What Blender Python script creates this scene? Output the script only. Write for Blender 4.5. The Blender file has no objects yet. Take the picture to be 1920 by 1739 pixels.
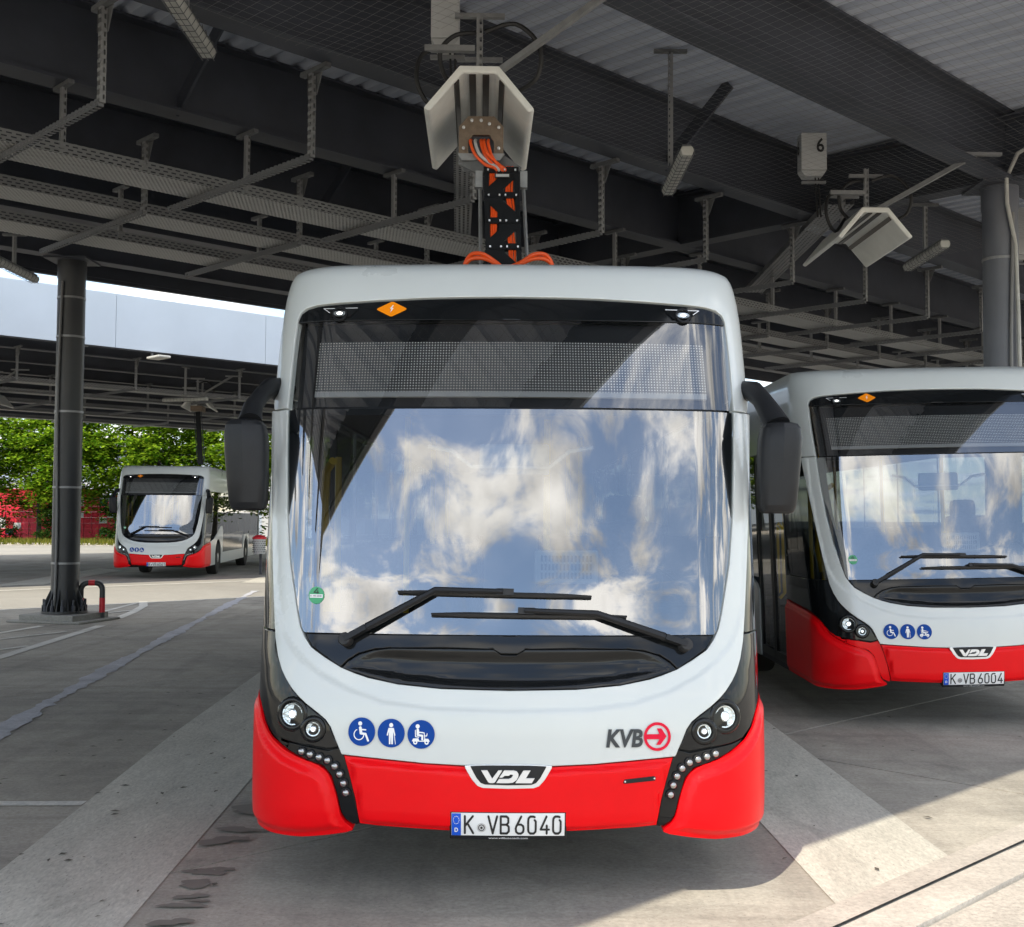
import bpy, bmesh, math, random
from mathutils import Vector, Matrix
from mathutils.geometry import tessellate_polygon
rad = math.radians
SC = bpy.context.scene
COL = SC.collection

# ------------------------------------------------------------------ camera
cam_data = bpy.data.cameras.new('camera')
cam = bpy.data.objects.new('camera', cam_data)
COL.objects.link(cam)
cam_data.sensor_fit = 'HORIZONTAL'
cam_data.sensor_width = 36.0
cam_data.lens = 36.0 * 2200.0 / 1920.0
cam_data.clip_start = 0.05
cam_data.clip_end = 2000.0
CAM_PITCH, CAM_ROLL = math.atan(98.5 / 2200.0), 0.006
cam.matrix_world = (Matrix.Translation((0.0, 0.0, 1.77)) @ Matrix.Rotation(rad(90) + CAM_PITCH, 4, 'X')
                    @ Matrix.Rotation(CAM_ROLL, 4, 'Z'))
SC.camera = cam

# ------------------------------------------------------------------ light: sky with broken cloud, one sun
SUN_VEC = Vector((-0.42, -0.80, 1.0)).normalized()          # towards the sun
SUN_EL = math.asin(SUN_VEC.z)
SUN_AZ = math.atan2(SUN_VEC.x, SUN_VEC.y)                   # clockwise from +Y
world = bpy.data.worlds.new('World')
SC.world = world
world.use_nodes = True
wn = world.node_tree
wn.nodes.clear()
def wnode(t, **kw):
    n = wn.nodes.new(t)
    for k, v in kw.items():
        setattr(n, k, v)
    return n
w_out = wnode('ShaderNodeOutputWorld')
w_bg = wnode('ShaderNodeBackground')
w_bg.inputs['Strength'].default_value = 0.13
w_sky = wnode('ShaderNodeTexSky', sky_type='NISHITA', sun_disc=False)
w_sky.sun_elevation = SUN_EL
w_sky.sun_rotation = SUN_AZ
w_sky.air_density = 1.0
w_sky.dust_density = 0.1
w_sky.ozone_density = 1.3
w_tc = wnode('ShaderNodeTexCoord')
w_sep = wnode('ShaderNodeSeparateXYZ')
wn.links.new(w_tc.outputs['Generated'], w_sep.inputs[0])
def wmath(op, a, b=None, c=None):
    n = wnode('ShaderNodeMath', operation=op)
    for i, v in enumerate((a, b, c)):
        if v is None:
            continue
        if isinstance(v, (int, float)):
            n.inputs[i].default_value = v
        else:
            wn.links.new(v, n.inputs[i])
    return n.outputs[0]
zz = wmath('MAXIMUM', wmath('ADD', w_sep.outputs['Z'], 0.12), 0.03)
cx_ = wmath('DIVIDE', w_sep.outputs['X'], zz)
cy_ = wmath('DIVIDE', w_sep.outputs['Y'], zz)
w_comb = wnode('ShaderNodeCombineXYZ')
wn.links.new(cx_, w_comb.inputs[0])
wn.links.new(cy_, w_comb.inputs[1])
w_comb.inputs[2].default_value = 3.7
w_n1 = wnode('ShaderNodeTexNoise')
w_n1.inputs['Scale'].default_value = 3.0
w_n1.inputs['Detail'].default_value = 12.0
w_n1.inputs['Roughness'].default_value = 0.62
w_n1.inputs['Distortion'].default_value = 0.55
wn.links.new(w_comb.outputs[0], w_n1.inputs['Vector'])
w_ramp = wnode('ShaderNodeMapRange', interpolation_type='SMOOTHSTEP')
w_ramp.inputs['From Min'].default_value = 0.44
w_ramp.inputs['From Max'].default_value = 0.61
wn.links.new(w_n1.outputs['Fac'], w_ramp.inputs['Value'])
w_ramp.inputs['To Min'].default_value = 0.11
w_n2 = wnode('ShaderNodeTexNoise')
w_n2.inputs['Scale'].default_value = 3.1
w_n2.inputs['Detail'].default_value = 6.0
wn.links.new(w_comb.outputs[0], w_n2.inputs['Vector'])
w_shade = wnode('ShaderNodeMapRange')
w_shade.inputs['From Min'].default_value = 0.35
w_shade.inputs['From Max'].default_value = 0.65
w_shade.inputs['To Min'].default_value = 3.5
w_shade.inputs['To Max'].default_value = 12.0
wn.links.new(w_n2.outputs['Fac'], w_shade.inputs['Value'])
w_cloud = wnode('ShaderNodeMix', data_type='RGBA', blend_type='MULTIPLY')
w_cloud.inputs['Factor'].default_value = 1.0
w_cloud.inputs['A'].default_value = (1.0, 0.97, 0.92, 1)
wn.links.new(w_shade.outputs[0], w_cloud.inputs['B'])
w_mix = wnode('ShaderNodeMix', data_type='RGBA')
wn.links.new(w_ramp.outputs[0], w_mix.inputs['Factor'])
wn.links.new(w_sky.outputs[0], w_mix.inputs['A'])
wn.links.new(w_cloud.outputs['Result'], w_mix.inputs['B'])
wn.links.new(w_mix.outputs['Result'], w_bg.inputs['Color'])
wn.links.new(w_bg.outputs[0], w_out.inputs['Surface'])

sun_data = bpy.data.lights.new('sun', 'SUN')
sun_data.energy = 2.5
sun_data.angle = rad(0.53)
sun_data.color = (1.0, 0.91, 0.74)
sun = bpy.data.objects.new('sun', sun_data)
COL.objects.link(sun)
sun.rotation_euler = (-SUN_VEC).to_track_quat('-Z', 'Y').to_euler()
sun.location = (0, 0, 30)

SC.view_settings.view_transform = 'Standard'
SC.view_settings.look = 'None'
SC.view_settings.gamma = 1.0
SC.view_settings.use_curve_mapping = False
SC.view_settings.exposure = 1.2
SC.cycles.use_denoising = True
SC.cycles.use_adaptive_sampling = True
SC.cycles.adaptive_threshold = 0.02
SC.cycles.max_bounces = 8
SC.cycles.diffuse_bounces = 4
SC.cycles.glossy_bounces = 5
SC.cycles.transparent_max_bounces = 16
SC.cycles.transmission_bounces = 6
SC.cycles.caustics_reflective = False
SC.cycles.caustics_refractive = False
SC.cycles.sample_clamp_indirect = 6.0

# ------------------------------------------------------------------ materials
def new_mat(name):
    m = bpy.data.materials.new(name)
    m.use_nodes = True
    nt = m.node_tree
    return m, nt, nt.nodes['Principled BSDF']
def N(nt, t, **kw):
    n = nt.nodes.new(t)
    for k, v in kw.items():
        setattr(n, k, v)
    return n
def setin(node, **kw):
    for k, v in kw.items():
        node.inputs[k.replace('_', ' ')].default_value = v
def rgba(c):
    return (c[0], c[1], c[2], 1.0)
def surf_mat(name, col, rough=0.5, metal=0.0, coat=0.0, coat_rough=0.03, spec=0.5, noise=0.0, nscale=6.0,
             bump=0.0, bscale=60.0, stretch=(1, 1, 1), rough_var=0.0):
    m, nt, b = new_mat(name)
    b.inputs['Base Color'].default_value = rgba(col)
    b.inputs['Roughness'].default_value = rough
    b.inputs['Metallic'].default_value = metal
    b.inputs['Coat Weight'].default_value = coat
    b.inputs['Coat Roughness'].default_value = coat_rough
    b.inputs['Specular IOR Level'].default_value = spec
    if noise or bump or rough_var:
        tc = N(nt, 'ShaderNodeTexCoord')
        mp = N(nt, 'ShaderNodeMapping')
        mp.inputs['Scale'].default_value = stretch
        nt.links.new(tc.outputs['Object'], mp.inputs['Vector'])
    if noise or rough_var:
        n1 = N(nt, 'ShaderNodeTexNoise')
        setin(n1, Scale=nscale, Detail=6.0, Roughness=0.6)
        nt.links.new(mp.outputs[0], n1.inputs['Vector'])
        mr = N(nt, 'ShaderNodeMapRange')
        setin(mr, From_Min=0.3, From_Max=0.7, To_Min=1.0 - noise, To_Max=1.0 + noise)
        nt.links.new(n1.outputs['Fac'], mr.inputs['Value'])
        mx = N(nt, 'ShaderNodeVectorMath', operation='SCALE')
        mx.inputs[0].default_value = col
        nt.links.new(mr.outputs[0], mx.inputs['Scale'])
        nt.links.new(mx.outputs[0], b.inputs['Base Color'])
        if rough_var:
            mr2 = N(nt, 'ShaderNodeMapRange')
            setin(mr2, From_Min=0.3, From_Max=0.7, To_Min=max(0.02, rough - rough_var), To_Max=rough + rough_var)
            nt.links.new(n1.outputs['Fac'], mr2.inputs['Value'])
            nt.links.new(mr2.outputs[0], b.inputs['Roughness'])
    if bump:
        n2 = N(nt, 'ShaderNodeTexNoise')
        setin(n2, Scale=bscale, Detail=5.0)
        nt.links.new(mp.outputs[0], n2.inputs['Vector'])
        bp = N(nt, 'ShaderNodeBump')
        setin(bp, Strength=bump, Distance=0.01)
        nt.links.new(n2.outputs['Fac'], bp.inputs['Height'])
        nt.links.new(bp.outputs[0], b.inputs['Normal'])
    return m
def glass_mat(name, tint, base, rough=0.0, wave=0.0, power=4.5):
    """a coated pane: sees through with a tint and mirrors the surroundings more towards grazing angles"""
    m, nt, b = new_mat(name)
    nt.nodes.remove(b)
    out = nt.nodes['Material Output']
    tr = N(nt, 'ShaderNodeBsdfTransparent')
    tr.inputs['Color'].default_value = rgba(tint)
    gl = N(nt, 'ShaderNodeBsdfGlossy')
    gl.inputs['Color'].default_value = (1, 1, 1, 1)
    gl.inputs['Roughness'].default_value = rough
    lw = N(nt, 'ShaderNodeLayerWeight')
    lw.inputs['Blend'].default_value = 0.5
    pw = N(nt, 'ShaderNodeMath', operation='POWER')
    pw.inputs[1].default_value = power
    nt.links.new(lw.outputs['Facing'], pw.inputs[0])
    mr = N(nt, 'ShaderNodeMapRange')
    setin(mr, From_Min=0.0, From_Max=1.0, To_Min=base, To_Max=1.0)
    nt.links.new(pw.outputs[0], mr.inputs['Value'])
    mx = N(nt, 'ShaderNodeMixShader')
    nt.links.new(mr.outputs[0], mx.inputs['Fac'])
    nt.links.new(tr.outputs[0], mx.inputs[1])
    nt.links.new(gl.outputs[0], mx.inputs[2])
    nt.links.new(mx.outputs[0], out.inputs['Surface'])
    if wave:
        tc = N(nt, 'ShaderNodeTexCoord')
        n2 = N(nt, 'ShaderNodeTexNoise')
        setin(n2, Scale=1.6, Detail=1.0)
        nt.links.new(tc.outputs['Object'], n2.inputs['Vector'])
        bp = N(nt, 'ShaderNodeBump')
        setin(bp, Strength=1.0, Distance=wave)
        nt.links.new(n2.outputs['Fac'], bp.inputs['Height'])
        nt.links.new(bp.outputs[0], gl.inputs['Normal'])
    return m
def emit_mat(name, col, strength):
    m, nt, b = new_mat(name)
    b.inputs['Base Color'].default_value = rgba(col)
    b.inputs['Emission Color'].default_value = rgba(col)
    b.inputs['Emission Strength'].default_value = strength
    return m
def perf_mat(name, col, axis, pitch, duty, cross_axis, cross_pitch, cross_duty, rough=0.45, metal=0.4):
    """galvanised sheet with real openings: rows of slots along AXIS"""
    m, nt, b = new_mat(name)
    b.inputs['Base Color'].default_value = rgba(col)
    b.inputs['Roughness'].default_value = rough
    b.inputs['Metallic'].default_value = metal
    tc = N(nt, 'ShaderNodeTexCoord')
    sp = N(nt, 'ShaderNodeSeparateXYZ')
    nt.links.new(tc.outputs['Object'], sp.inputs[0])
    def band(ax, p, d, shift=None):
        mu = N(nt, 'ShaderNodeMath', operation='MULTIPLY')
        nt.links.new(sp.outputs[ax], mu.inputs[0]); mu.inputs[1].default_value = 1.0 / p
        src = mu.outputs[0]
        if shift is not None:
            ad = N(nt, 'ShaderNodeMath', operation='ADD')
            nt.links.new(src, ad.inputs[0]); nt.links.new(shift, ad.inputs[1])
            src = ad.outputs[0]
        fr = N(nt, 'ShaderNodeMath', operation='FRACT')
        nt.links.new(src, fr.inputs[0])
        lt = N(nt, 'ShaderNodeMath', operation='LESS_THAN')
        nt.links.new(fr.outputs[0], lt.inputs[0]); lt.inputs[1].default_value = d
        return lt.outputs[0], mu.outputs[0]
    b2, raw = band(cross_axis, cross_pitch, cross_duty)
    fl = N(nt, 'ShaderNodeMath', operation='FLOOR'); nt.links.new(raw, fl.inputs[0])
    hf = N(nt, 'ShaderNodeMath', operation='MULTIPLY'); nt.links.new(fl.outputs[0], hf.inputs[0]); hf.inputs[1].default_value = 0.5
    b1, _ = band(axis, pitch, duty, hf.outputs[0])
    an = N(nt, 'ShaderNodeMath', operation='MULTIPLY')
    nt.links.new(b1, an.inputs[0]); nt.links.new(b2, an.inputs[1])
    tr = N(nt, 'ShaderNodeBsdfTransparent')
    mx = N(nt, 'ShaderNodeMixShader')
    nt.links.new(an.outputs[0], mx.inputs['Fac'])
    nt.links.new(b.outputs[0], mx.inputs[1])
    nt.links.new(tr.outputs[0], mx.inputs[2])
    nt.links.new(mx.outputs[0], nt.nodes['Material Output'].inputs['Surface'])
    return m
def concrete_mat(name, col, blotch=0.22, grain=0.12, scale=0.35, rough=0.85, streak=(1, 1, 1), stain=0.0, rnd=0.0, pits=0.0, tracks=0.0):
    m, nt, b = new_mat(name)
    b.inputs['Roughness'].default_value = rough
    geo = N(nt, 'ShaderNodeNewGeometry')
    mp = N(nt, 'ShaderNodeMapping')
    mp.inputs['Scale'].default_value = streak
    nt.links.new(geo.outputs['Position'], mp.inputs['Vector'])
    def noise(sc, det, ro=0.6, dist=0.0, src=None):
        n = N(nt, 'ShaderNodeTexNoise')
        setin(n, Scale=sc, Detail=det, Roughness=ro, Distortion=dist)
        nt.links.new((src or mp).outputs[0] if src is None else src, n.inputs['Vector'])
        return n.outputs['Fac']
    def mrange(v, a, b_, lo, hi):
        n = N(nt, 'ShaderNodeMapRange')
        setin(n, From_Min=a, From_Max=b_, To_Min=lo, To_Max=hi)
        nt.links.new(v, n.inputs['Value'])
        return n.outputs[0]
    def mul(a, c):
        n = N(nt, 'ShaderNodeMath', operation='MULTIPLY')
        nt.links.new(a, n.inputs[0]); nt.links.new(c, n.inputs[1])
        return n.outputs[0]
    f = mul(mrange(noise(scale, 8.0, 0.62, 0.6), 0.3, 0.7, 1 - blotch, 1 + blotch),
            mrange(noise(38.0, 5.0, 0.7), 0.3, 0.7, 1 - grain, 1 + grain))
    f = mul(f, mrange(noise(4.0, 6.0, 0.65, 0.8), 0.3, 0.7, 1 - blotch * 0.5, 1 + blotch * 0.5))
    if stain:
        f = mul(f, mrange(noise(1.3, 7.0, 0.7, 1.2), 0.56, 0.70, 1.0, 1.0 - stain))
    if pits:
        f = mul(f, mrange(noise(70.0, 3.0, 0.6, 0.4), 0.30, 0.36, 1.0 - pits, 1.0))
        f = mul(f, mrange(noise(9.0, 9.0, 0.75, 2.0), 0.62, 0.72, 1.0, 1.0 - pits * 0.5))
    if tracks:
        for sc_, ro_ in (((2.6, .16, 1), .06), ((.16, 3.2, 1), -.35)):
            mt = N(nt, 'ShaderNodeMapping')
            mt.inputs['Scale'].default_value = sc_
            mt.inputs['Rotation'].default_value = (0, 0, ro_)
            nt.links.new(geo.outputs['Position'], mt.inputs['Vector'])
            f = mul(f, mrange(noise(1.0, 5.0, 0.6, 0.7, mt.outputs[0]), 0.50, 0.68, 1.0, 1.0 - tracks))
    if rnd:
        oi = N(nt, 'ShaderNodeObjectInfo')
        f = mul(f, mrange(oi.outputs['Random'], 0, 1, 1 - rnd, 1 + rnd))
    sc = N(nt, 'ShaderNodeVectorMath', operation='SCALE')
    sc.inputs[0].default_value = col
    nt.links.new(f, sc.inputs['Scale'])
    nt.links.new(sc.outputs[0], b.inputs['Base Color'])
    bp = N(nt, 'ShaderNodeBump')
    setin(bp, Strength=0.25, Distance=0.004)
    nt.links.new(noise(55.0, 4.0, 0.7), bp.inputs['Height'])
    nt.links.new(bp.outputs[0], b.inputs['Normal'])
    return m

M = {}
M['white'] = surf_mat('white_paint', (0.61, 0.64, 0.625), 0.30, coat=0.5, coat_rough=0.06, noise=0.022, nscale=2.2, rough_var=0.03)
M['red'] = surf_mat('red_paint', (0.82, 0.002, 0.006), 0.38, coat=0.12, coat_rough=0.05, spec=0.15, noise=0.04, nscale=3.0)
M['gloss_black'] = surf_mat('gloss_black', (0.008, 0.009, 0.010), 0.07, spec=0.32)
M['satin_black'] = surf_mat('satin_black', (0.013, 0.014, 0.016), 0.42, spec=0.28, noise=0.15, nscale=9)
M['rubber'] = surf_mat('rubber', (0.016, 0.016, 0.017), 0.6, noise=0.2, nscale=12)
M['frit'] = surf_mat('frit_print', (0.022, 0.024, 0.028), 0.5)
M['core'] = surf_mat('dark_underbody', (0.012, 0.012, 0.013), 0.8)
M['chrome'] = surf_mat('chrome', (0.85, 0.86, 0.87), 0.12, metal=1.0)
M['silver'] = surf_mat('silver_plastic', (0.78, 0.79, 0.80), 0.25, metal=0.35, coat=0.4)
M['lens'] = surf_mat('lamp_lens', (0.62, 0.68, 0.70), 0.10, metal=0.85, bump=0.6, bscale=70)
M['led_lens'] = surf_mat('led_lens', (0.38, 0.38, 0.38), 0.18, metal=0.85)
M['glass'] = glass_mat('windscreen_glass', (0.38, 0.42, 0.43), 0.235, wave=0.0)
M['glass_display'] = glass_mat('display_glass', (0.80, 0.82, 0.82), 0.17)
M['glass_side'] = glass_mat('tinted_side_glass', (0.20, 0.22, 0.22), 0.09, power=6.5)
M['glass_door'] = glass_mat('door_glass', (0.78, 0.80, 0.80), 0.04, power=7.0)
M['plate_white'] = surf_mat('plate_white', (0.82, 0.83, 0.83), 0.35)
M['plate_black'] = surf_mat('plate_black', (0.015, 0.015, 0.016), 0.5)
M['plate_blue'] = surf_mat('plate_blue', (0.005, 0.09, 0.62), 0.35)
M['sticker_blue'] = surf_mat('sticker_blue', (0.003, 0.055, 0.30), 0.5, spec=0.15)
M['sticker_white'] = surf_mat('sticker_white', (0.85, 0.86, 0.86), 0.4)
M['logo_dark'] = surf_mat('logo_dark', (0.030, 0.035, 0.038), 0.5)
M['logo_red'] = surf_mat('logo_red', (0.72, 0.008, 0.040), 0.5, spec=0.15)
M['sticker_orange'] = surf_mat('sticker_orange', (0.95, 0.27, 0.004), 0.5, spec=0.15)
M['sticker_green'] = surf_mat('sticker_green', (0.06, 0.36, 0.16), 0.4)
M['headlight'] = emit_mat('headlight_led', (0.90, 0.97, 1.0), 0.6)
M['marker'] = emit_mat('marker_lamp', (1.0, 0.98, 0.92), 2.0)
M['interior'] = surf_mat('interior_grey', (0.32, 0.325, 0.33), 0.7)
M['interior_dark'] = surf_mat('interior_dark', (0.035, 0.036, 0.04), 0.7)
M['yellow'] = surf_mat('yellow_rail', (0.80, 0.50, 0.015), 0.35)
M['seat'] = surf_mat('seat_cloth', (0.06, 0.065, 0.08), 0.9, noise=0.3, nscale=30)
M['tyre'] = surf_mat('tyre', (0.015, 0.015, 0.015), 0.8, bump=0.3, bscale=40)
M['rim'] = surf_mat('rim', (0.30, 0.30, 0.31), 0.4, metal=0.8)
M['orange_cable'] = surf_mat('orange_cable', (0.90, 0.10, 0.010), 0.42)
M['hood'] = surf_mat('hood_grey', (0.78, 0.78, 0.74), 0.42, noise=0.07, nscale=5, bump=0.1, bscale=30)
M['copper'] = surf_mat('contact_bar', (0.06, 0.05, 0.045), 0.35, metal=0.6)
M['bronze'] = surf_mat('contact_plate', (0.20, 0.15, 0.11), 0.5, metal=0.4, noise=0.2, nscale=20)
M['steel_dark'] = surf_mat('anthracite_steel', (0.043, 0.048, 0.062), 0.50, noise=0.24, nscale=1.2)
M['deck'] = surf_mat('roof_sheet', (0.50, 0.545, 0.64), 0.45, metal=0.0, noise=0.08, nscale=0.8)
M['galv'] = surf_mat('galvanised', (0.30, 0.305, 0.31), 0.5, metal=0.5, noise=0.15, nscale=10)
M['galv_dark'] = surf_mat('galvanised_dull', (0.16, 0.165, 0.17), 0.55, metal=0.4, noise=0.2, nscale=8)
M['perf_z'] = perf_mat('perforated_post', (0.30, 0.305, 0.31), 'Z', 0.075, 0.55, 'X', 0.045, 0.42)
M['perf_y'] = perf_mat('perforated_arm', (0.20, 0.205, 0.215), 'Y', 0.075, 0.55, 'Z', 0.035, 0.42)
M['tray_mesh'] = perf_mat('tray_mesh', (0.50, 0.50, 0.49), 'X', 0.05, 0.6, 'Y', 0.034, 0.55, metal=0.25)
M['tray_side'] = perf_mat('tray_side', (0.26, 0.265, 0.27), 'X', 0.09, 0.6, 'Z', 0.035, 0.42)
M['branch_perf'] = perf_mat('branch_perf', (0.26, 0.265, 0.27), 'Y', 0.09, 0.55, 'X', 0.06, 0.45)
M['fascia'] = surf_mat('fascia_panel', (0.42, 0.48, 0.56), 0.45, noise=0.05, nscale=0.6)
M['fixture'] = surf_mat('lamp_housing', (0.48, 0.48, 0.45), 0.45, noise=0.12, nscale=7)
M['box_grey'] = surf_mat('box_grey', (0.50, 0.51, 0.51), 0.5, noise=0.06, nscale=4)
M['pillar'] = surf_mat('column_paint', (0.036, 0.038, 0.042), 0.42, noise=0.08, nscale=2)
M['pillar_grey'] = surf_mat('column_paint_grey', (0.125, 0.135, 0.16), 0.45, noise=0.08, nscale=2)
M['conduit'] = surf_mat('conduit', (0.20, 0.20, 0.20), 0.5)
M['barrier_red'] = surf_mat('barrier_red', (0.62, 0.015, 0.03), 0.45)
M['slab'] = concrete_mat('concrete_slab', (0.345, 0.320, 0.275), 0.24, 0.20, 0.5, stain=0.22, rnd=0.06, pits=0.45, tracks=0.16)
M['apron'] = concrete_mat('rough_concrete', (0.44, 0.40, 0.35), 0.18, 0.30, 0.8, pits=0.4)
M['kerb'] = concrete_mat('kerb_concrete', (0.46, 0.42, 0.37), 0.16, 0.22, 1.5, rnd=0.06, pits=0.4)
M['road'] = concrete_mat('road_surface', (0.30, 0.285, 0.255), 0.12, 0.10, 0.25)
M['earth'] = concrete_mat('earth', (0.10, 0.09, 0.07), 0.3, 0.2, 0.5)
M['joint'] = surf_mat('joint_filler', (0.05, 0.05, 0.05), 0.9)
M['paint_band'] = concrete_mat('worn_band', (0.50, 0.48, 0.42), 0.16, 0.22, 0.9, stain=0.28, streak=(1.6, 0.5, 1), pits=0.5)
M['paint_line'] = concrete_mat('worn_line', (0.60, 0.585, 0.54), 0.15, 0.18, 1.2, stain=0.28)
M['repair'] = concrete_mat('repair_mortar', (0.44, 0.44, 0.47), 0.20, 0.18, 2.5, pits=0.3)
M['wet'] = surf_mat('wet_stain', (0.19, 0.172, 0.148), 0.75)
M['plinth'] = concrete_mat('plinth_concrete', (0.26, 0.255, 0.235), 0.15, 0.2, 2.0)

# ------------------------------------------------------------------ mesh helpers
class MB:
    def __init__(self):
        self.v, self.f = [], []
    def add(self, verts, faces):
        o = len(self.v)
        self.v += [tuple(p) for p in verts]
        self.f += [tuple(i + o for i in f) for f in faces]
        return self
    def box(self, c, s, rot=None):
        hx, hy, hz = s[0] / 2, s[1] / 2, s[2] / 2
        vs = [Vector((x * hx, y * hy, z * hz)) for x in (-1, 1) for y in (-1, 1) for z in (-1, 1)]
        if rot is not None:
            vs = [rot @ p for p in vs]
        c = Vector(c)
        return self.add([p + c for p in vs], [(0, 1, 3, 2), (4, 6, 7, 5), (0, 4, 5, 1), (2, 3, 7, 6), (0, 2, 6, 4), (1, 5, 7, 3)])
    def bar(self, p0, p1, w, h, up=(0, 0, 1)):
        p0, p1 = Vector(p0), Vector(p1)
        d = (p1 - p0)
        L = d.length
        d.normalize()
        up = Vector(up)
        if abs(d.dot(up)) > 0.98:
            up = Vector((0, 1, 0))
        x = d.cross(up).normalized()
        z = x.cross(d)
        rot = Matrix((x, d, z)).transposed()
        return self.box((p0 + p1) / 2, (w, L, h), rot)
    def tube(self, pts, r, n=8, cap=True, rs=None, flat=1.0):
        pts = [Vector(p) for p in pts]
        rings = []
        prev = None
        for i, p in enumerate(pts):
            a = pts[max(0, i - 1)]; b = pts[min(len(pts) - 1, i + 1)]
            d = (b - a).normalized()
            if prev is None:
                u = d.orthogonal().normalized()
            else:
                u = (prev - d * prev.dot(d))
                u = u.normalized() if u.length > 1e-6 else d.orthogonal().normalized()
            prev = u
            w = d.cross(u)
            rr = rs[i] if rs else r
            rings.append([p + (u * math.cos(2 * math.pi * k / n) + w * math.sin(2 * math.pi * k / n) * flat) * rr for k in range(n)])
        vs = [q for rg in rings for q in rg]
        fs = []
        for i in range(len(rings) - 1):
            for k in range(n):
                a, b = i * n + k, i * n + (k + 1) % n
                fs.append((a, b, b + n, a + n))
        if cap:
            fs.append(tuple(range(n))[::-1])
            fs.append(tuple((len(rings) - 1) * n + k for k in range(n)))
        return self.add(vs, fs)
    def lathe(self, prof, o=(0, 0, 0), axis=(0, 0, 1), n=24):
        """PROF: (radius, height along AXIS)"""
        ax = Vector(axis).normalized()
        u = ax.orthogonal().normalized(); w = ax.cross(u); o = Vector(o)
        vs, fs = [], []
        for r, h in prof:
            for k in range(n):
                t = 2 * math.pi * k / n
                vs.append(o + ax * h + (u * math.cos(t) + w * math.sin(t)) * r)
        for i in range(len(prof) - 1):
            for k in range(n):
                a, b = i * n + k, i * n + (k + 1) % n
                fs.append((a, b, b + n, a + n))
        if prof[0][0] > 1e-6:
            fs.append(tuple(range(n))[::-1])
        if prof[-1][0] > 1e-6:
            fs.append(tuple((len(prof) - 1) * n + k for k in range(n)))
        return self.add(vs, fs)
    def prism(self, poly, fn, d0, d1):
        """closed 2D POLY lifted by fn(a, b, depth) between two depths"""
        n = len(poly)
        vs = [fn(a, b, d0) for a, b in poly] + [fn(a, b, d1) for a, b in poly]
        fs = []
        tri = tessellate_polygon([[Vector((a, b, 0)) for a, b in poly]])
        for t in tri:
            fs.append(tuple(t)); fs.append(tuple(n + i for i in t[::-1]))
        for i in range(n):
            j = (i + 1) % n
            fs.append((i, j, n + j, n + i))
        return self.add(vs, fs)
    def mesh(self, name, mat, smooth=False, fix=True, angle=35):
        me = bpy.data.meshes.new(name)
        me.from_pydata(self.v, [], self.f)
        if fix:
            bm = bmesh.new(); bm.from_mesh(me)
            bmesh.ops.recalc_face_normals(bm, faces=bm.faces)
            bm.to_mesh(me); bm.free()
        if smooth:
            me.shade_smooth()
            me.set_sharp_from_angle(angle=rad(angle))
        me.materials.append(mat)
        me.update()
        return me
    def build(self, name, mat, parent=None, smooth=False, fix=True, angle=35, bevel=0.0):
        me = self.mesh(name, mat, smooth, fix, angle)
        o = bpy.data.objects.new(name, me)
        COL.objects.link(o)
        if parent is not None:
            o.parent = parent
        if bevel:
            md = o.modifiers.new('bevel', 'BEVEL')
            md.width = bevel; md.segments = 2; md.limit_method = 'ANGLE'; md.angle_limit = rad(40)
            md.harden_normals = False
        return o
def link(name, me, parent=None):
    o = bpy.data.objects.new(name, me)
    COL.objects.link(o)
    o.parent = parent
    return o
def tag(o, label=None, cat=None, group=None, kind=None):
    if label: o['label'] = label
    if cat: o['category'] = cat
    if group: o['group'] = group
    if kind: o['kind'] = kind
    return o
def thing(name, label, cat, loc=(0, 0, 0), rz=0.0, group=None):
    o = bpy.data.objects.new(name, None)
    o.empty_display_size = 0.2
    COL.objects.link(o)
    o.location = loc
    o.rotation_euler = (0, 0, rz)
    return tag(o, label, cat, group)
def copy_tree(o, parent=None):
    c = o.copy()
    COL.objects.link(c)
    c.parent = parent
    for ch in o.children:
        copy_tree(ch, c)
    return c
def text_mesh(body, size=1.0, shear=0.0, width=1.0, bold=0.0):
    """flat outline of BODY: list of 2D points and faces, left edge and baseline at zero"""
    cu = bpy.data.curves.new('lettering', 'FONT')
    cu.body = body
    cu.size = size
    cu.shear = shear
    cu.offset = bold
    cu.resolution_u = 3
    ob = bpy.data.objects.new('lettering', cu)
    COL.objects.link(ob)
    dg = bpy.context.evaluated_depsgraph_get()
    me = bpy.data.meshes.new_from_object(ob.evaluated_get(dg))
    pts = [(v.co.x * width, v.co.y) for v in me.vertices]
    faces = [tuple(p.vertices) for p in me.polygons]
    bpy.data.objects.remove(ob); bpy.data.curves.remove(cu); bpy.data.meshes.remove(me)
    x0 = min(p[0] for p in pts)
    pts = [(p[0] - x0, p[1]) for p in pts]
    return pts, faces
def circ(cx, cz, r, n=24, a0=0.0, a1=2 * math.pi, ry=None):
    ry = ry or r
    full = abs(a1 - a0 - 2 * math.pi) < 1e-6
    m = n if full else n + 1
    return [(cx + r * math.cos(a0 + (a1 - a0) * k / n), cz + ry * math.sin(a0 + (a1 - a0) * k / n)) for k in range(m)]

# canopy frame: U runs along the girders, V across them (metres), both horizontal
CROT = rad(44.2)
CC, CS = math.cos(CROT), math.sin(CROT)
def UV(u, v, z=0.0):
    return Vector((u * CC - v * CS, u * CS + v * CC, z))
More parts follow.
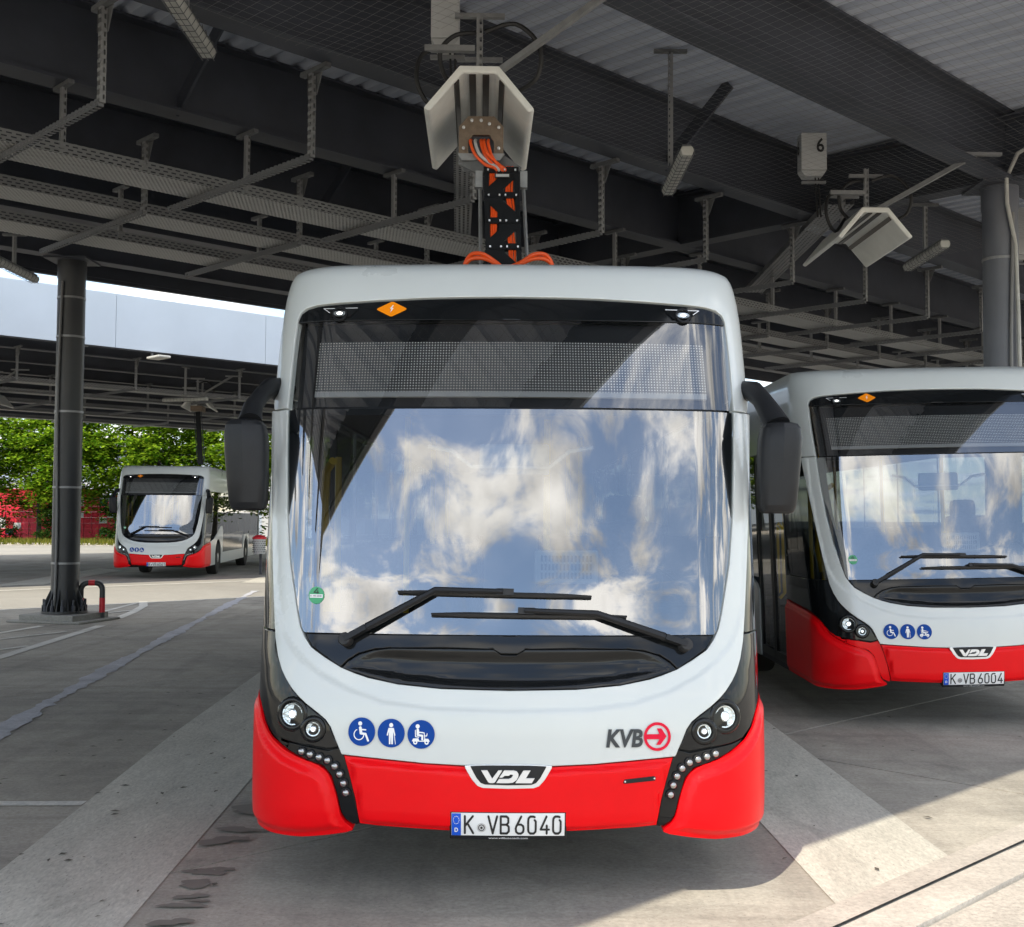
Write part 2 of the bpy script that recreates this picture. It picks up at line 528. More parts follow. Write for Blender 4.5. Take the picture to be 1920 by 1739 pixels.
# ------------------------------------------------------------------ the bus: body surface
W0, RC, BOW = 1.242, 0.44, 0.13
RCN = 0.33                       # corner radius of the skin; RC only spaces the outlines round the corner
X1 = W0 - RC
S_ARC = X1 + RC * math.pi / 2
S_END, Y_END = 2.10, 1.37
DZ_LOW = [(.15, .09), (.26, .05), (.36, .012), (.45, 0), (.6, 0), (.75, .008), (.9, .025), (1.05, .06), (1.2, .104), (1.5, .175), (1.9, .27), (2.3, .365)]
DZ_TOP = [(2.3, .365), (2.5, .463), (2.77, .596), (2.85, .636), (2.9, .664), (3.0, .73), (3.06, .785), (3.10, .86), (3.12, .94), (3.13, 1.01)]
WZ = [(.15, .965), (.3, .98), (.9, .982), (1.2, .988), (1.7, .994), (2.3, 1.0), (2.6, 1.0), (2.8, .997), (2.9, .99), (3.0, .978),
      (3.06, .965), (3.10, .95), (3.13, .93)]
KZ = [(.15, 1.0), (2.4, 1.0), (2.8, .92), (3.0, .78), (3.13, .62)]
def interp(T, z):
    n = len(T)
    if z <= T[0][0]: return T[0][1]
    if z >= T[-1][0]: return T[-1][1]
    i = 0
    while z > T[i + 1][0]: i += 1
    def sl(k):
        if k <= 0: return (T[1][1] - T[0][1]) / (T[1][0] - T[0][0])
        if k >= n - 1: return (T[-1][1] - T[-2][1]) / (T[-1][0] - T[-2][0])
        h0 = T[k][0] - T[k - 1][0]; h1 = T[k + 1][0] - T[k][0]
        d0 = (T[k][1] - T[k - 1][1]) / h0; d1 = (T[k + 1][1] - T[k][1]) / h1
        if d0 * d1 <= 0: return 0.0
        w1 = 2 * h1 + h0; w2 = h1 + 2 * h0
        return (w1 + w2) / (w1 / d0 + w2 / d1)
    h = T[i + 1][0] - T[i][0]; t = (z - T[i][0]) / h
    a, b = T[i][1], T[i + 1][1]; m0, m1 = sl(i) * h, sl(i + 1) * h
    return (2 * t**3 - 3 * t**2 + 1) * a + (t**3 - 2 * t * t + t) * m0 + (-2 * t**3 + 3 * t * t) * b + (t**3 - t * t) * m1
_zc = {}
def zvals(z):
    k = round(z, 5)
    if k not in _zc:
        _zc[k] = (interp(DZ_LOW if z < 2.3 else DZ_TOP, z), interp(WZ, z), interp(KZ, z))
    return _zc[k]
def BP(s, z):
    """point of the body skin; s runs round the front corner on to the flank (metres), z is height"""
    a, sg = abs(s), (1 if s >= 0 else -1)
    d, w, k = zvals(z)
    x = a if a <= X1 else X1 + RC * math.sin(min((a - X1) / RC, math.pi / 2))
    t = BOW * (x / W0) ** 2
    if x > W0 - RCN:
        q = min(1.0, (x - (W0 - RCN)) / RCN)
        t += RCN * (1 - math.sqrt(max(0.0, 1 - q * q)))
    y = d + t * k
    if a > S_ARC:
        y = y + (a - S_ARC) / (S_END - S_ARC) * (Y_END - y)
    return Vector((sg * x * w, y, z))
def BN(s, z, e=2e-3):
    du = BP(s + e, z) - BP(s - e, z)
    z0, z1 = max(.151, z - e), min(3.129, z + e)
    dv = BP(s, z1) - BP(s, z0)
    return du.cross(dv).normalized()
def front(s, z, off=0.0):
    return BP(s, z) + BN(s, z) * off if off else BP(s, z)
def flank(sg):
    """skin of one side, addressed by distance behind the front and height"""
    def f(y, z, off=0.0):
        return Vector((sg * (W0 * zvals(z)[1] + off), y, z))
    def n(y, z):
        e = 2e-3
        z0, z1 = max(.151, z - e), min(3.129, z + e)
        dw = W0 * (zvals(z1)[1] - zvals(z0)[1]) / (z1 - z0)
        return Vector((sg, 0, -dw)).normalized()
    return f, n
FRONT = (BP, BN)
def smooth01(x):
    x = max(0.0, min(1.0, x))
    return x * x * (3 - 2 * x)

def smooth_run(pts, i0, i1, n=4):
    """round the joints of a polyline between two of its points"""
    out = pts[:i0]
    for i in range(i0, i1):
        p0, p1, p2, p3 = [Vector(pts[j]) for j in (max(i0, i - 1), i, i + 1, min(i1, i + 2))]
        for k in range(n):
            f = k / n
            q = .5 * ((2 * p1) + (-p0 + p2) * f + (2 * p0 - 5 * p1 + 4 * p2 - p3) * f * f + (-p0 + 3 * p1 - 3 * p2 + p3) * f ** 3)
            out.append((q.x, q.y))
    return out + pts[i1:]
def pillow(outline, h, inset, width):
    """how far a panel stands proud: flat rim of INSET, then a rolled step up to H"""
    segs = [(a[0], a[1], b[0] - a[0], b[1] - a[1]) for a, b in zip(outline, outline[1:] + outline[:1])]
    def f(s, z):
        best = 9.0
        for x0, z0, dx, dz in segs:
            q = dx * dx + dz * dz
            if q < 1e-12: continue
            t = ((s - x0) * dx + (z - z0) * dz) / q
            t = 0.0 if t < 0 else (1.0 if t > 1 else t)
            ex, ez = s - x0 - dx * t, z - z0 - dz * t
            d = ex * ex + ez * ez
            if d < best: best = d
        return h * smooth01((math.sqrt(best) - inset) / width)
    return f
def panel(name, outline, mat, parent, off=0.0, thick=0.02, cell=(0.06, 0.08), edge=0.004, rise=0.004, steps=None,
          skin=FRONT, offf=None, flip=False):
    """a body panel: a closed outline laid on the skin, with rolled edges and a returned rim"""
    P_, N_ = skin
    area = sum(outline[i][0] * outline[(i + 1) % len(outline)][1] - outline[(i + 1) % len(outline)][0] * outline[i][1] for i in range(len(outline)))
    if area < 0:
        outline = outline[::-1]
    bm = bmesh.new()
    lay = bm.verts.layers.float.new('h')
    vs = [bm.verts.new((a, b, 0)) for a, b in outline]
    f = bm.faces.new(vs)
    bm.normal_update()
    if steps is None:
        steps = [(edge, rise)] if edge else []
    for t, h in steps:
        bmesh.ops.inset_individual(bm, faces=[f], thickness=t, use_even_offset=True)
        for v in f.verts:
            v[lay] = h
    bmesh.ops.triangulate(bm, faces=bm.faces[:], ngon_method='EAR_CLIP')
    xs = [p[0] for p in outline]; zs = [p[1] for p in outline]
    for ax, (lo, hi), c in ((0, (min(xs), max(xs)), cell[0]), (1, (min(zs), max(zs)), cell[1])):
        k = math.ceil(lo / c + 1e-6)
        while k * c < hi - 1e-6:
            pl = [0, 0, 0]; no = [0, 0, 0]; pl[ax] = k * c; no[ax] = 1
            bmesh.ops.bisect_plane(bm, geom=bm.verts[:] + bm.edges[:] + bm.faces[:], dist=1e-5, plane_co=pl, plane_no=no)
            k += 1
    bm.verts.ensure_lookup_table(); bm.verts.index_update()
    bd = {}
    rim = []
    for e in bm.edges:
        if len(e.link_faces) == 1:
            lp = e.link_loops[0]
            a, b = lp.vert, lp.link_loop_next.vert
            d = (b.co - a.co)
            if d.length < 1e-9: continue
            o = Vector((d.y, -d.x)).normalized()
            for v in (a, b):
                bd[v.index] = bd.get(v.index, Vector((0, 0))) + o
            rim.append((a.index, b.index))
    top = steps[-1][1] if steps else 0.0
    verts, norms = [], []
    outd = {}
    for v in bm.verts:
        s, z = v.co.x, v.co.y
        n = N_(s, z)
        o = off + v[lay] + (offf(s, z) if offf else 0.0)
        p = P_(s, z) + n * o
        verts.append(p)
        nn = n
        if offf:
            e = 0.004
            gs = (offf(s + e, z) - offf(s - e, z)) / (2 * e); gz = (offf(s, z + e) - offf(s, z - e)) / (2 * e)
            ts = (P_(s + e, z) - P_(s - e, z)).normalized(); tz = (P_(s, z + e) - P_(s, z - e)).normalized()
            nn = (n - ts * gs - tz * gz).normalized()
        if v.index in bd:
            e = 0.003
            ts = (P_(s + e, z) - P_(s - e, z)).normalized(); tz = (P_(s, z + e) - P_(s, z - e)).normalized()
            q = bd[v.index].normalized()
            od = (ts * q.x + tz * q.y).normalized()
            outd[v.index] = (od, n)
            if steps:
                nn = (n + od * 0.9).normalized()
        norms.append(nn)
    faces = [tuple(v.index for v in f.verts) for f in bm.faces]
    bm.free()
    if thick:
        rm = {}
        for i, (od, n) in outd.items():
            rm[i] = len(verts)
            verts.append(verts[i].copy()); norms.append(od)
            verts.append(verts[i] - n * thick); norms.append(od)
        for a, b in rim:
            faces.append((b, a, ) and (rm[b], rm[a], rm[a] + 1, rm[b] + 1))
    c = verts[0]
    ref = (P_(outline[0][0] + .01, outline[0][1]) - P_(outline[0][0], outline[0][1])).cross(P_(outline[0][0], outline[0][1] + .01) - P_(*outline[0]))
    if ref.dot(N_(*outline[0])) < 0:
        faces = [f[::-1] for f in faces]
    me = bpy.data.meshes.new(name)
    me.from_pydata([tuple(v) for v in verts], [], faces)
    me.shade_smooth()
    me.materials.append(mat)
    me.update()
    me.normals_split_custom_set_from_vertices([tuple(n) for n in norms])
    return link(name, me, parent)
def decal(name, shapes, mat, parent, s0, z0, off, skin=FRONT, thick=0.0):
    """flat print or thin raised lettering laid on the skin; SHAPES: (points, faces) pairs"""
    P_, N_ = skin
    mb = MB()
    for pts, faces in shapes:
        v = [P_(s0 + a, z0 + b) + N_(s0 + a, z0 + b) * off for a, b in pts]
        mb.add(v, faces)
        if thick:
            from collections import Counter
            lo = [p - N_(s0 + a, z0 + b) * thick for (a, b), p in zip(pts, v)]
            cnt = Counter()
            for f in faces:
                for i in range(len(f)):
                    cnt[frozenset((f[i], f[(i + 1) % len(f)]))] += 1
            n = len(v)
            sides = [(tuple(k)[0], tuple(k)[1], n + tuple(k)[1], n + tuple(k)[0]) for k, c in cnt.items() if c == 1]
            mb.add(v + lo, sides)
    return mb.build(name, mat, parent, fix=True)
def poly(pts):
    tri = tessellate_polygon([[Vector((a, b, 0)) for a, b in pts]])
    return (pts, [tuple(t) for t in tri])
def ring(cx, cz, ro, ri, n=32, a0=0, a1=2 * math.pi):
    pts = circ(cx, cz, ro, n, a0, a1) + circ(cx, cz, ri, n, a0, a1)
    m = len(pts) // 2
    full = abs(a1 - a0 - 2 * math.pi) < 1e-6
    fs = [(i, (i + 1) % m, m + (i + 1) % m, m + i) for i in range(m if full else m - 1)]
    return (pts, fs)
def stroke(pts, w):
    """a thick line with square joints"""
    out = []
    for (a, b), (c, d) in zip(pts[:-1], pts[1:]):
        L = math.hypot(c - a, d - b)
        nx, nz = -(d - b) / L * w / 2, (c - a) / L * w / 2
        out.append(([(a + nx, b + nz), (a - nx, b - nz), (c - nx, d - nz), (c + nx, d + nz)], [(0, 1, 2, 3)]))
        out.append(poly(circ(c, d, w / 2, 8)))
    out.append(poly(circ(pts[0][0], pts[0][1], w / 2, 8)))
    return out
def mirror_pts(pts):
    return [(-a, b) for a, b in pts]

# outlines of the right half of the front (s, z); the left half mirrors them
APER = [(0, 2.895), (.25, 2.893), (.45, 2.889), (.69, 2.878), (.90, 2.866), (1.03, 2.857), (1.095, 2.846), (1.14, 2.825), (1.158, 2.79),
        (1.162, 2.70), (1.165, 2.55), (1.162, 2.31), (1.145, 2.05), (1.122, 1.79), (1.083, 1.545), (1.05, 1.42), (1.025, 1.32), (1.002, 1.245),
        (.972, 1.197), (.935, 1.153), (.865, 1.11), (.787, 1.067), (.72, 1.043), (.657, 1.024), (.515, .998), (.31, .981), (0, .976)]
OUTER = [(1.325, 2.31), (1.30, 2.15), (1.272, 1.97), (1.242, 1.784), (1.20, 1.50), (1.165, 1.28), (1.148, 1.185), (1.122, 1.105),
         (1.09, 1.045), (1.06, 1.006), (1.02, .964), (.985, .934), (.935, .898), (.888, .867), (.848, .838), (.822, .803), (.80, .752), (.782, .715), (.772, .692)]
SEAM = [(.767, .686), (.603, .674), (.396, .658), (.21, .650), (0, .647)]
def arc_between(pts, z_hi, z_lo):
    """the stretch of a downward polyline between two heights, ends cut to them"""
    out = []
    for (a, b), (c, d) in zip(pts[:-1], pts[1:]):
        for zc in (z_hi,):
            if b > zc >= d and not out:
                t = (b - zc) / (b - d); out.append((a + (c - a) * t, zc))
        if out or b <= z_hi:
            if not out: out.append((a, b))
            if d >= z_lo - 1e-9:
                if (c, d) != out[-1]: out.append((c, d))
            else:
                t = (b - z_lo) / (b - d) if b != d else 0
                out.append((a + (c - a) * t, z_lo))
                return out
    return out
def full(right):
    """closed symmetric outline from a right half that starts and ends on the centre line"""
    return right + [(-a, b) for a, b in right[::-1] if abs(a) > 1e-9]
CREASE = [(1.25, 2.34), (1.235, 1.97), (1.21, 1.70), (1.172, 1.42), (1.145, 1.32), (1.09, 1.21), (1.03, 1.145), (.975, 1.10), (.886, 1.038), (.745, .97), (.58, .92), (.36, .894), (0, .887)]
def crease_off(s, z):
    a = abs(s)
    # signed distance to the crease, positive outside / below it
    best = None
    for (x0, z0), (x1, z1) in zip(CREASE[:-1], CREASE[1:]):
        dx, dz = x1 - x0, z1 - z0
        t = max(0, min(1, ((a - x0) * dx + (z - z0) * dz) / (dx * dx + dz * dz)))
        px, pz = a - x0 - dx * t, z - z0 - dz * t
        d = math.hypot(px, pz)
        sg = 1 if (dx * pz - dz * px) < 0 else -1
        if best is None or d < abs(best): best = d * -sg
    d = best if best is not None else 0
    return 0.012 * smooth01((d + .016) / .032)

def add_text(parent, name, body, mat, s0, z0, height, width, off, shear=0.0, bold=0.0, thick=0.0):
    """one line of lettering fitted into WIDTH x cap HEIGHT, left end at s0"""
    pts, faces = text_mesh(body, 1.0, shear, 1.0, bold)
    w = max(p[0] for p in pts)
    h = 0.70
    pts = [(p[0] * width / w, p[1] * height / h) for p in pts]
    return decal(name, [(pts, faces)], mat, parent, s0, z0, off, thick=thick)

# narrow stencil lettering of the number plate: strokes on a 0.6 x 1 cell
GLYPH = {
    'K': [[(0, 0), (0, 1)], [(.5, 1), (0, .42)], [(.17, .58), (.52, 0)]],
    'V': [[(0, 1), (.27, 0), (.54, 1)]],
    'B': [[(0, 0), (0, 1), (.36, 1), (.47, .9), (.47, .64), (.36, .53), (0, .53)], [(.36, .53), (.5, .41), (.5, .12), (.38, 0), (0, 0)]],
    '6': [[(.34, 1), (.03, .42), (0, .3), (.03, .09), (.15, 0), (.33, 0), (.46, .09), (.49, .27), (.46, .45), (.33, .54), (.15, .54), (.06, .48)]],
    '0': [[(.30, 1), (.13, 1), (.02, .9), (0, .75), (0, .25), (.02, .1), (.13, 0), (.34, 0), (.45, .1), (.47, .25), (.47, .72), (.40, .80)], [(.30, 1), (.40, .97)]],
    '4': [[(.36, 1), (0, .24), (.52, .24)], [(.38, .48), (.38, 0)]],
    '1': [[(.05, .72), (.28, 1), (.28, 0)]],
}
def glyphs(text, x0, h, w, gap):
    shapes = []
    x = x0
    for ch in text:
        if ch == ' ':
            x += gap * 2.2
            continue
        for st in GLYPH[ch]:
            shapes += stroke([(x + a * w / .55, b * h) for a, b in st], h * .125)
        x += w + gap
    return shapes

def plate_text(pl, number):
    for k, (ch, x) in enumerate([('K', -.196), ('V', -.089), ('B', -.033)] + [(c, .035 + .0565 * i) for i, c in enumerate(number)]):
        decal('plate_character', glyphs(ch, x, .074, .040, 0), M['plate_black'], pl, 0, .358, .0285)
def make_bus(root, number, pantograph):
    # ---- dark skin behind the panels, so that every joint reads as a gap
    core_low = full([(0, 1.23), (.97, 1.23), (1.10, 1.22), (2.10, 1.22), (2.10, .33), (1.5, .32), (.7, .36), (0, .37)])
    panel('front_substructure', core_low, M['core'], root, off=-.03, thick=0, cell=(.12, .12), edge=0, steps=[])
    # ---- white surround (U shape) with its crease
    inner = arc_between(APER, 2.296, .9)
    inner = [p for p in inner if p[0] > 1e-9] + [(0, .976)]
    outer = [(1.325, 2.296)] + OUTER[1:]
    right = inner[::-1] + outer + SEAM[:-1]           # from bottom centre up the inner edge, down the outer, in along the seam
    ring_r = [(0, .976)] + [p for p in inner[::-1] if p[0] > 1e-9] + outer + [p for p in SEAM if p[0] > 1e-9] + [(0, .651)]
    # a closed U: right branch, then the left branch back
    up = [p for p in inner[::-1] if p[0] > 1e-9]
    right_loop = [(0, .976)] + up + outer + SEAM[:-1] + [(0, .651)]
    left_loop = mirror_pts(outer[:1]) and [(-a, b) for a, b in (SEAM[:-1][::-1] + outer[::-1] + up[::-1])]
    outline = right_loop + left_loop
    sur = panel('front_surround', outline, M['white'], root, off=0.0, thick=.035, cell=(.02, .010), edge=.006, rise=.004, offf=crease_off)
    # ---- upper white dome over the windscreen
    top = arc_between(APER, 3.2, 2.306)
    up_in = [p for p in top if p[0] > 1e-9]
    dome_r = [(0, 2.898)] + [(a, b + .003) for a, b in up_in[:6]] + up_in[6:] + [(1.325, 2.306), (1.40, 2.36), (1.52, 2.40), (1.70, 2.42), (S_END, 2.42), (S_END, 3.128), (0, 3.128)]
    panel('roof_dome', full(dome_r), M['white'], root, off=0.0, thick=.03, cell=(.07, .035), edge=.006, rise=.004)
    # ---- windscreen: lower pane, upper pane, marker strip
    e = .008
    def inset(pts, d=e):
        return [(a - d if a > 1e-9 else a, b) for a, b in pts]
    low = inset(arc_between(APER, 2.292, 1.222))
    glass_low = full([(0, 2.292)] + [p for p in low] + [(0, 1.222)])
    ws = panel('windscreen', glass_low, M['glass'], root, off=-.004, thick=0, cell=(.05, .05), edge=0, steps=[])
    upp = inset(arc_between(APER, 2.764, 2.303))
    panel('destination_pane', full([(0, 2.303 + .461)] + upp + [(0, 2.303)]), M['glass_display'], root, off=-.004, thick=0, cell=(.05, .05), edge=0, steps=[])
    mk = inset([p for p in APER if p[1] > 2.771], .010)
    mk = [(a, b - .006) for a, b in mk]
    panel('marker_strip', full([mk[0]] + mk[1:] + [(1.152, 2.769), (0, 2.769)]), M['gloss_black'], root, off=-.004, thick=.03, cell=(.06, .06), edge=.004, rise=.003)
    # black printed border inside the windscreen
    bl = arc_between(APER, 2.292, 1.222)
    def lin(a0, a1, z0, z1, n=6):
        return [(a0 + (a1 - a0) * i / n, z0 + (z1 - z0) * i / n) for i in range(n + 1)]
    innr = [(0, 2.262), (.9, 2.262), (1.065, 2.262), (1.075, 2.24), (1.072, 2.05), (1.055, 1.79), (1.028, 1.60), (.985, 1.36), (.972, 1.33), (.95, 1.318), (0, 1.318)]
    bo = inset(bl, .010)
    outl = [(0, 2.29)] + bo + [(0, 1.224)] + [(0, 1.318)] + innr[::-1][1:]
    right_b = [(0, 2.29)] + bo + [(0, 1.224)] + innr[::-1]
    fr = panel('windscreen_border', right_b, M['frit'], ws, off=-.010, thick=0, cell=(.08, .08), edge=0, steps=[])
    fl = panel('windscreen_border', mirror_pts(right_b), M['frit'], ws, off=-.010, thick=0, cell=(.08, .08), edge=0, steps=[])
    # destination display behind the upper pane
    bx = panel('display_housing', full([(0, 2.775), (1.15, 2.775), (1.15, 2.298), (0, 2.298)]), M['satin_black'], root, off=-.05, thick=0, cell=(.08, .1), edge=0, steps=[])
    panel('display_board', full([(0, 2.665), (1.0, 2.665), (1.0, 2.40), (0, 2.40)]), M['led'], bx, off=-.035, thick=.01, cell=(.08, .1), edge=0, steps=[])
    panel('display_ledge', full([(0, 2.398), (1.0, 2.398), (1.0, 2.372), (0, 2.372)]), M['interior'], bx, off=-.033, thick=.012, cell=(.08, .1), edge=0, steps=[])
    # ---- black mask below the windscreen, with a flap
    flap_top = [(0, 1.1335), (.036, 1.1335), (.072, 1.1555), (.30, 1.158), (.55, 1.156), (.62, 1.150), (.70, 1.130), (.75, 1.10), (.786, 1.066)]
    flap_bot = [(.715, 1.036), (.655, 1.016), (.515, .990), (.31, .973), (0, .968)]
    aper_low = [p for p in APER if p[1] < 1.2]
    cowl_r = [(0, 1.218), (.965, 1.218)] + [(a - .008, b + .004) for a, b in aper_low if b > 1.068] + [(.797, 1.0745)] + [(a + .004, b + .006) for a, b in flap_top[::-1]]
    cowl = panel('cowl', full(cowl_r), M['gloss_black'], root, off=-.006, thick=.03, cell=(.05, .04), edge=.005, rise=.004)
    fb = [(a, b + .013) for a, b in flap_bot]
    def dish(s, z):
        zt = 1.155 - .10 * max(0, (abs(s) - .55) / .24) ** 2
        zb = .985 + .09 * (abs(s) / .79) ** 2.2
        q = (z - zb) / max(.02, (zt - zb))
        lat = smooth01((.78 - abs(s)) / .28)
        return -.022 * lat * smooth01(q / .25) * smooth01((1.0 - q) / .35)
    panel('service_flap', full(flap_top + fb), M['gloss_black'], root, off=-.004, thick=.03, cell=(.04, .015), edge=.005, rise=.004, offf=dish)
    # ---- wipers
    def on(s, z, o=.03):
        return front(s, z, o)
    for pv, el, en, b0, b1 in (((-.762, 1.188), (-.344, 1.416), (-.03, 1.412), (-.524, 1.411), (.384, 1.394)),
                               ((.821, 1.172), (.404, 1.313), (.07, 1.326), (-.364, 1.311), (.548, 1.303))):
        arm = MB()
        m1 = (pv[0] + (el[0] - pv[0]) * .24, pv[1] + (el[1] - pv[1]) * .24)
        arm.bar(on(*pv, .04), on(*m1, .045), .026, .048, BN(*pv))
        seg = []
        for i in range(7):
            t = i / 6
            seg.append(on(m1[0] + (el[0] - m1[0]) * t, m1[1] + (el[1] - m1[1]) * t, .045))
        mid = []
        for i in range(1, 6):
            t = i / 5
            mid.append(on(el[0] + (en[0] - el[0]) * t, el[1] + (en[1] - el[1]) * t, .045))
        pth = seg + mid
        arm.tube(pth, .019, 8, True, [.020 - .008 * i / (len(pth) - 1) for i in range(len(pth))])
        a = arm.build('wiper_arm', M['satin_black'], root, smooth=True)
        MB().lathe([(.031, 0), (.031, .05), (.026, .058), (0, .060)], on(*pv, .0), BN(*pv), 18).build('pivot_cap', M['rubber'], a, smooth=True)
        bl_ = MB()
        n = 16
        sp, cr = [], []
        for i in range(n + 1):
            t = i / n
            s_, z_ = b0[0] + (b1[0] - b0[0]) * t, b0[1] + (b1[1] - b0[1]) * t
            sp.append(on(s_, z_, .022)); cr.append(on(s_, z_ - .006, .008))
        rs = [.005 + .007 * min(1, 6 * min(i / n, 1 - i / n)) for i in range(n + 1)]
        bl_.tube(sp, .01, 6, True, rs)
        bl_.tube(cr, .006, 5)
        bl_.bar(on(en[0] - .03, en[1], .03), on(en[0] + .05, en[1] - .002, .03), .03, .03, BN(*en))
        bl_.build('wiper_blade', M['rubber'], a)
    # ---- centre of the bumper
    cen = [(.0, .640), (.21, .643), (.396, .651), (.603, .667), (.760, .679), (.735, .60), (.705, .49), (.684, .378), (.60, .370), (.29, .356), (0, .352)]
    bumper = panel('bumper_centre', full(cen), M['red'], root, off=0.0, thick=.05, cell=(.03, .014), edge=.003, rise=.002, offf=pillow(full(cen), .020, .002, .030))
    # ---- emblem in the bumper
    emb_out = [(0, .657), (.10, .656), (.198, .651), (.196, .640), (.165, .590), (.14, .563), (.115, .554), (0, .551)]
    em = panel('emblem', full(emb_out), M['silver'], root, off=.024, thick=.035, cell=(.06, .06), edge=.003, rise=.002)
    emb_in = [(0, .654), (.10, .6535), (.172, .650), (.170, .643), (.145, .600), (.126, .578), (.106, .570), (0, .5675)]
    panel('emblem_field', full(emb_in), M['satin_black'], em, off=.028, thick=.004, cell=(.06, .06), edge=0, steps=[])
    V_ = [(-.125, .0), (-.097, 0), (-.075, -.035), (-.047, 0), (-.03, 0), (-.062, -.05), (-.068, -.054), (-.086, -.054), (-.093, -.05)]
    D_ = [(-.021, 0), (.022, 0), (.037, -.004), (.044, -.014), (.043, -.026), (.034, -.042), (.018, -.052), (-.002, -.054), (-.056, -.054), (-.044, -.036),
          (.000, -.036), (.012, -.031), (.019, -.022), (.017, -.017), (.006, -.0165), (.002, -.022), (-.018, -.022), (-.030, -.030), (-.043, -.030)]
    L_ = [(.066, 0), (.098, 0), (.077, -.033), (.117, -.033), (.104, -.054), (.030, -.054)]
    for g in (V_, D_, L_):
        decal('emblem_letter', [poly(g)], M['silver'], em, 0.002, .634, .040, thick=.012)
    # ---- number plate
    pf = MB()
    fr_pts = [(-.262, .328), (.262, .328), (.262, .446), (-.262, .446)]
    plate = panel('plate_holder', full([(0, .450), (.262, .450), (.266, .446), (.266, .332), (.262, .328), (.0, .328)]), M['satin_black'], root, off=.020, thick=.06, cell=(.09, .2), edge=.004, rise=.003)
    pl = panel('number_plate', [(-.257, .347), (.257, .347), (.257, .444), (-.257, .444)], M['plate_white'], root, off=.025, thick=.004, cell=(.09, .2), edge=.002, rise=.001)
    panel('plate_country_band', [(-.2555, .3485), (-.214, .3485), (-.214, .4425), (-.2555, .4425)], M['plate_blue'], pl, off=.0275, thick=0, cell=(.09, .2), edge=0, steps=[])
    stars = [poly(circ(-.235 + .013 * math.cos(k * math.pi / 6), .415 + .016 * math.sin(k * math.pi / 6), .0022, 5)) for k in range(12)]
    stars += stroke([(-.241, .364), (-.241, .380), (-.234, .380), (-.229, .376), (-.229, .368), (-.234, .364), (-.241, .364)], .004)
    decal('country_mark', stars, M['plate_white'], pl, 0, 0, .0285)
    plate_text(pl, number)
    decal('plate_seal', [poly(circ(-.1205, .383, .021, 20))], M['silver'], pl, 0, 0, .0288)
    decal('plate_seal_print', [ring(-.1205, .383, .015, .011, 16), poly(circ(-.1205, .383, .006, 8))], M['plate_black'], pl, 0, 0, .0295)
    add_text(plate, 'holder_lettering', 'www.vdlbuscoach.com', M['plate_white'], -.088, .3325, .0085, .178, .0245)
    # ---- bumper corners, lamp panels, running lights
    for sg in (-1, 1):
        R_ = (lambda pts: pts) if sg > 0 else mirror_pts
        corner = [(S_END, .975), (1.90, .955), (1.60, .93), (1.45, .912), (1.36, .885), (1.306, .850), (1.265, .805), (1.21, .765), (1.155, .732), (1.06, .688), (.965, .658), (.887, .634), (.845, .607),
                  (.820, .570), (.795, .497), (.778, .424), (.764, .392), (.745, .372), (.722, .356), (.718, .346), (.748, .334), (.85, .315), (.97, .300), (1.15, .292), (1.35, .292), (1.6, .298), (S_END, .305)]
        corner = smooth_run(corner, 2, 18)
        corner_free = [(S_END + .3, 1.2)] + corner[:-1] + [(S_END + .3, .305)]
        corner_free[1] = (S_END + .3, .985)
        panel('bumper_corner', R_(corner), M['red'], root, off=.004, thick=.05, cell=(.022, .016), edge=.002, rise=.001,
              offf=pillow(R_(corner_free), .018, .016, .042))
        # lower lip line of the corner
        head = [(.772, .722), (.80, .714), (.828, .708), (.855, .709), (.943, .721), (1.06, .732), (1.145, .748), (1.21, .785), (1.26, .832), (1.33, .882), (1.44, .925), (1.60, .945), (1.90, .968), (S_END, .985),
                (S_END, 1.215), (1.60, 1.215), (1.165, 1.215)] + [(a + .008, b - .004) for a, b in OUTER[6:-1] if b > .73]
        hp = panel('headlamp_panel', R_(head), M['gloss_black'], root, off=-.004, thick=.03, cell=(.05, .05), edge=.005, rise=.004)
        strip = [(.778, .712), (.845, .695), (.95, .712), (1.08, .725), (1.17, .742), (1.24, .79), (1.30, .855), (1.33, .875), (1.30, .835), (1.24, .785), (1.15, .735), (1.05, .69), (.95, .655), (.86, .63), (.82, .585), (.79, .49), (.772, .42), (.75, .388), (.70, .366),
                 (.69, .378), (.71, .49), (.742, .61), (.768, .684)]
        st = panel('light_strip', R_(strip), M['gloss_black'], root, off=-.010, thick=.02, cell=(.05, .05), edge=.003, rise=.003)
        for s_, z_ in ((.968, .690), (.924, .679), (.880, .668), (.839, .655), (.804, .630), (.780, .595), (.762, .555), (.750, .513)):
            n = BN(sg * s_, z_)
            o = front(sg * s_, z_, -.008)
            rg = MB().lathe([(.0225, 0), (.0225, .012), (.019, .014), (.017, .008)], o, n, 16).build('running_light', M['satin_black'], root, smooth=True)
            MB().lathe([(.017, .008), (.0155, .014), (.011, .018), (.005, .020), (0, .0205)], o, n, 14).build('lens', M['led_lens'], rg, smooth=True)
        for s_, z_, r_ in ((1.023, .853, .049), (.911, .792, .031)):
            n = (BN(sg * s_, z_) + Vector((0, -.6, 0))).normalized()
            o = front(sg * s_, z_, -.002)
            hl = MB().lathe([(r_ + .034, -.02), (r_ + .030, .006), (r_ + .020, .012), (r_ + .010, .010), (r_ + .006, -.004), (r_ + .001, -.006)], o, n, 32).build('headlamp', M['gloss_black'], root, smooth=True, angle=60)
            MB().lathe([(r_ + .004, .0), (r_ + .001, .006), (r_ - .004, .005), (r_ * .82, -.004), (r_ * .62, -.010), (r_ * .56, -.002), (r_ * .42, .005), (r_ * .2, .008), (0, .009)], o, n, 28).build('lens', M['lens'], hl, smooth=True)
            MB().lathe([(r_ * .34, .0095), (r_ * .22, .0120), (0, .0130)], o, n, 20).build('led_unit', M['headlight'], hl, smooth=True)
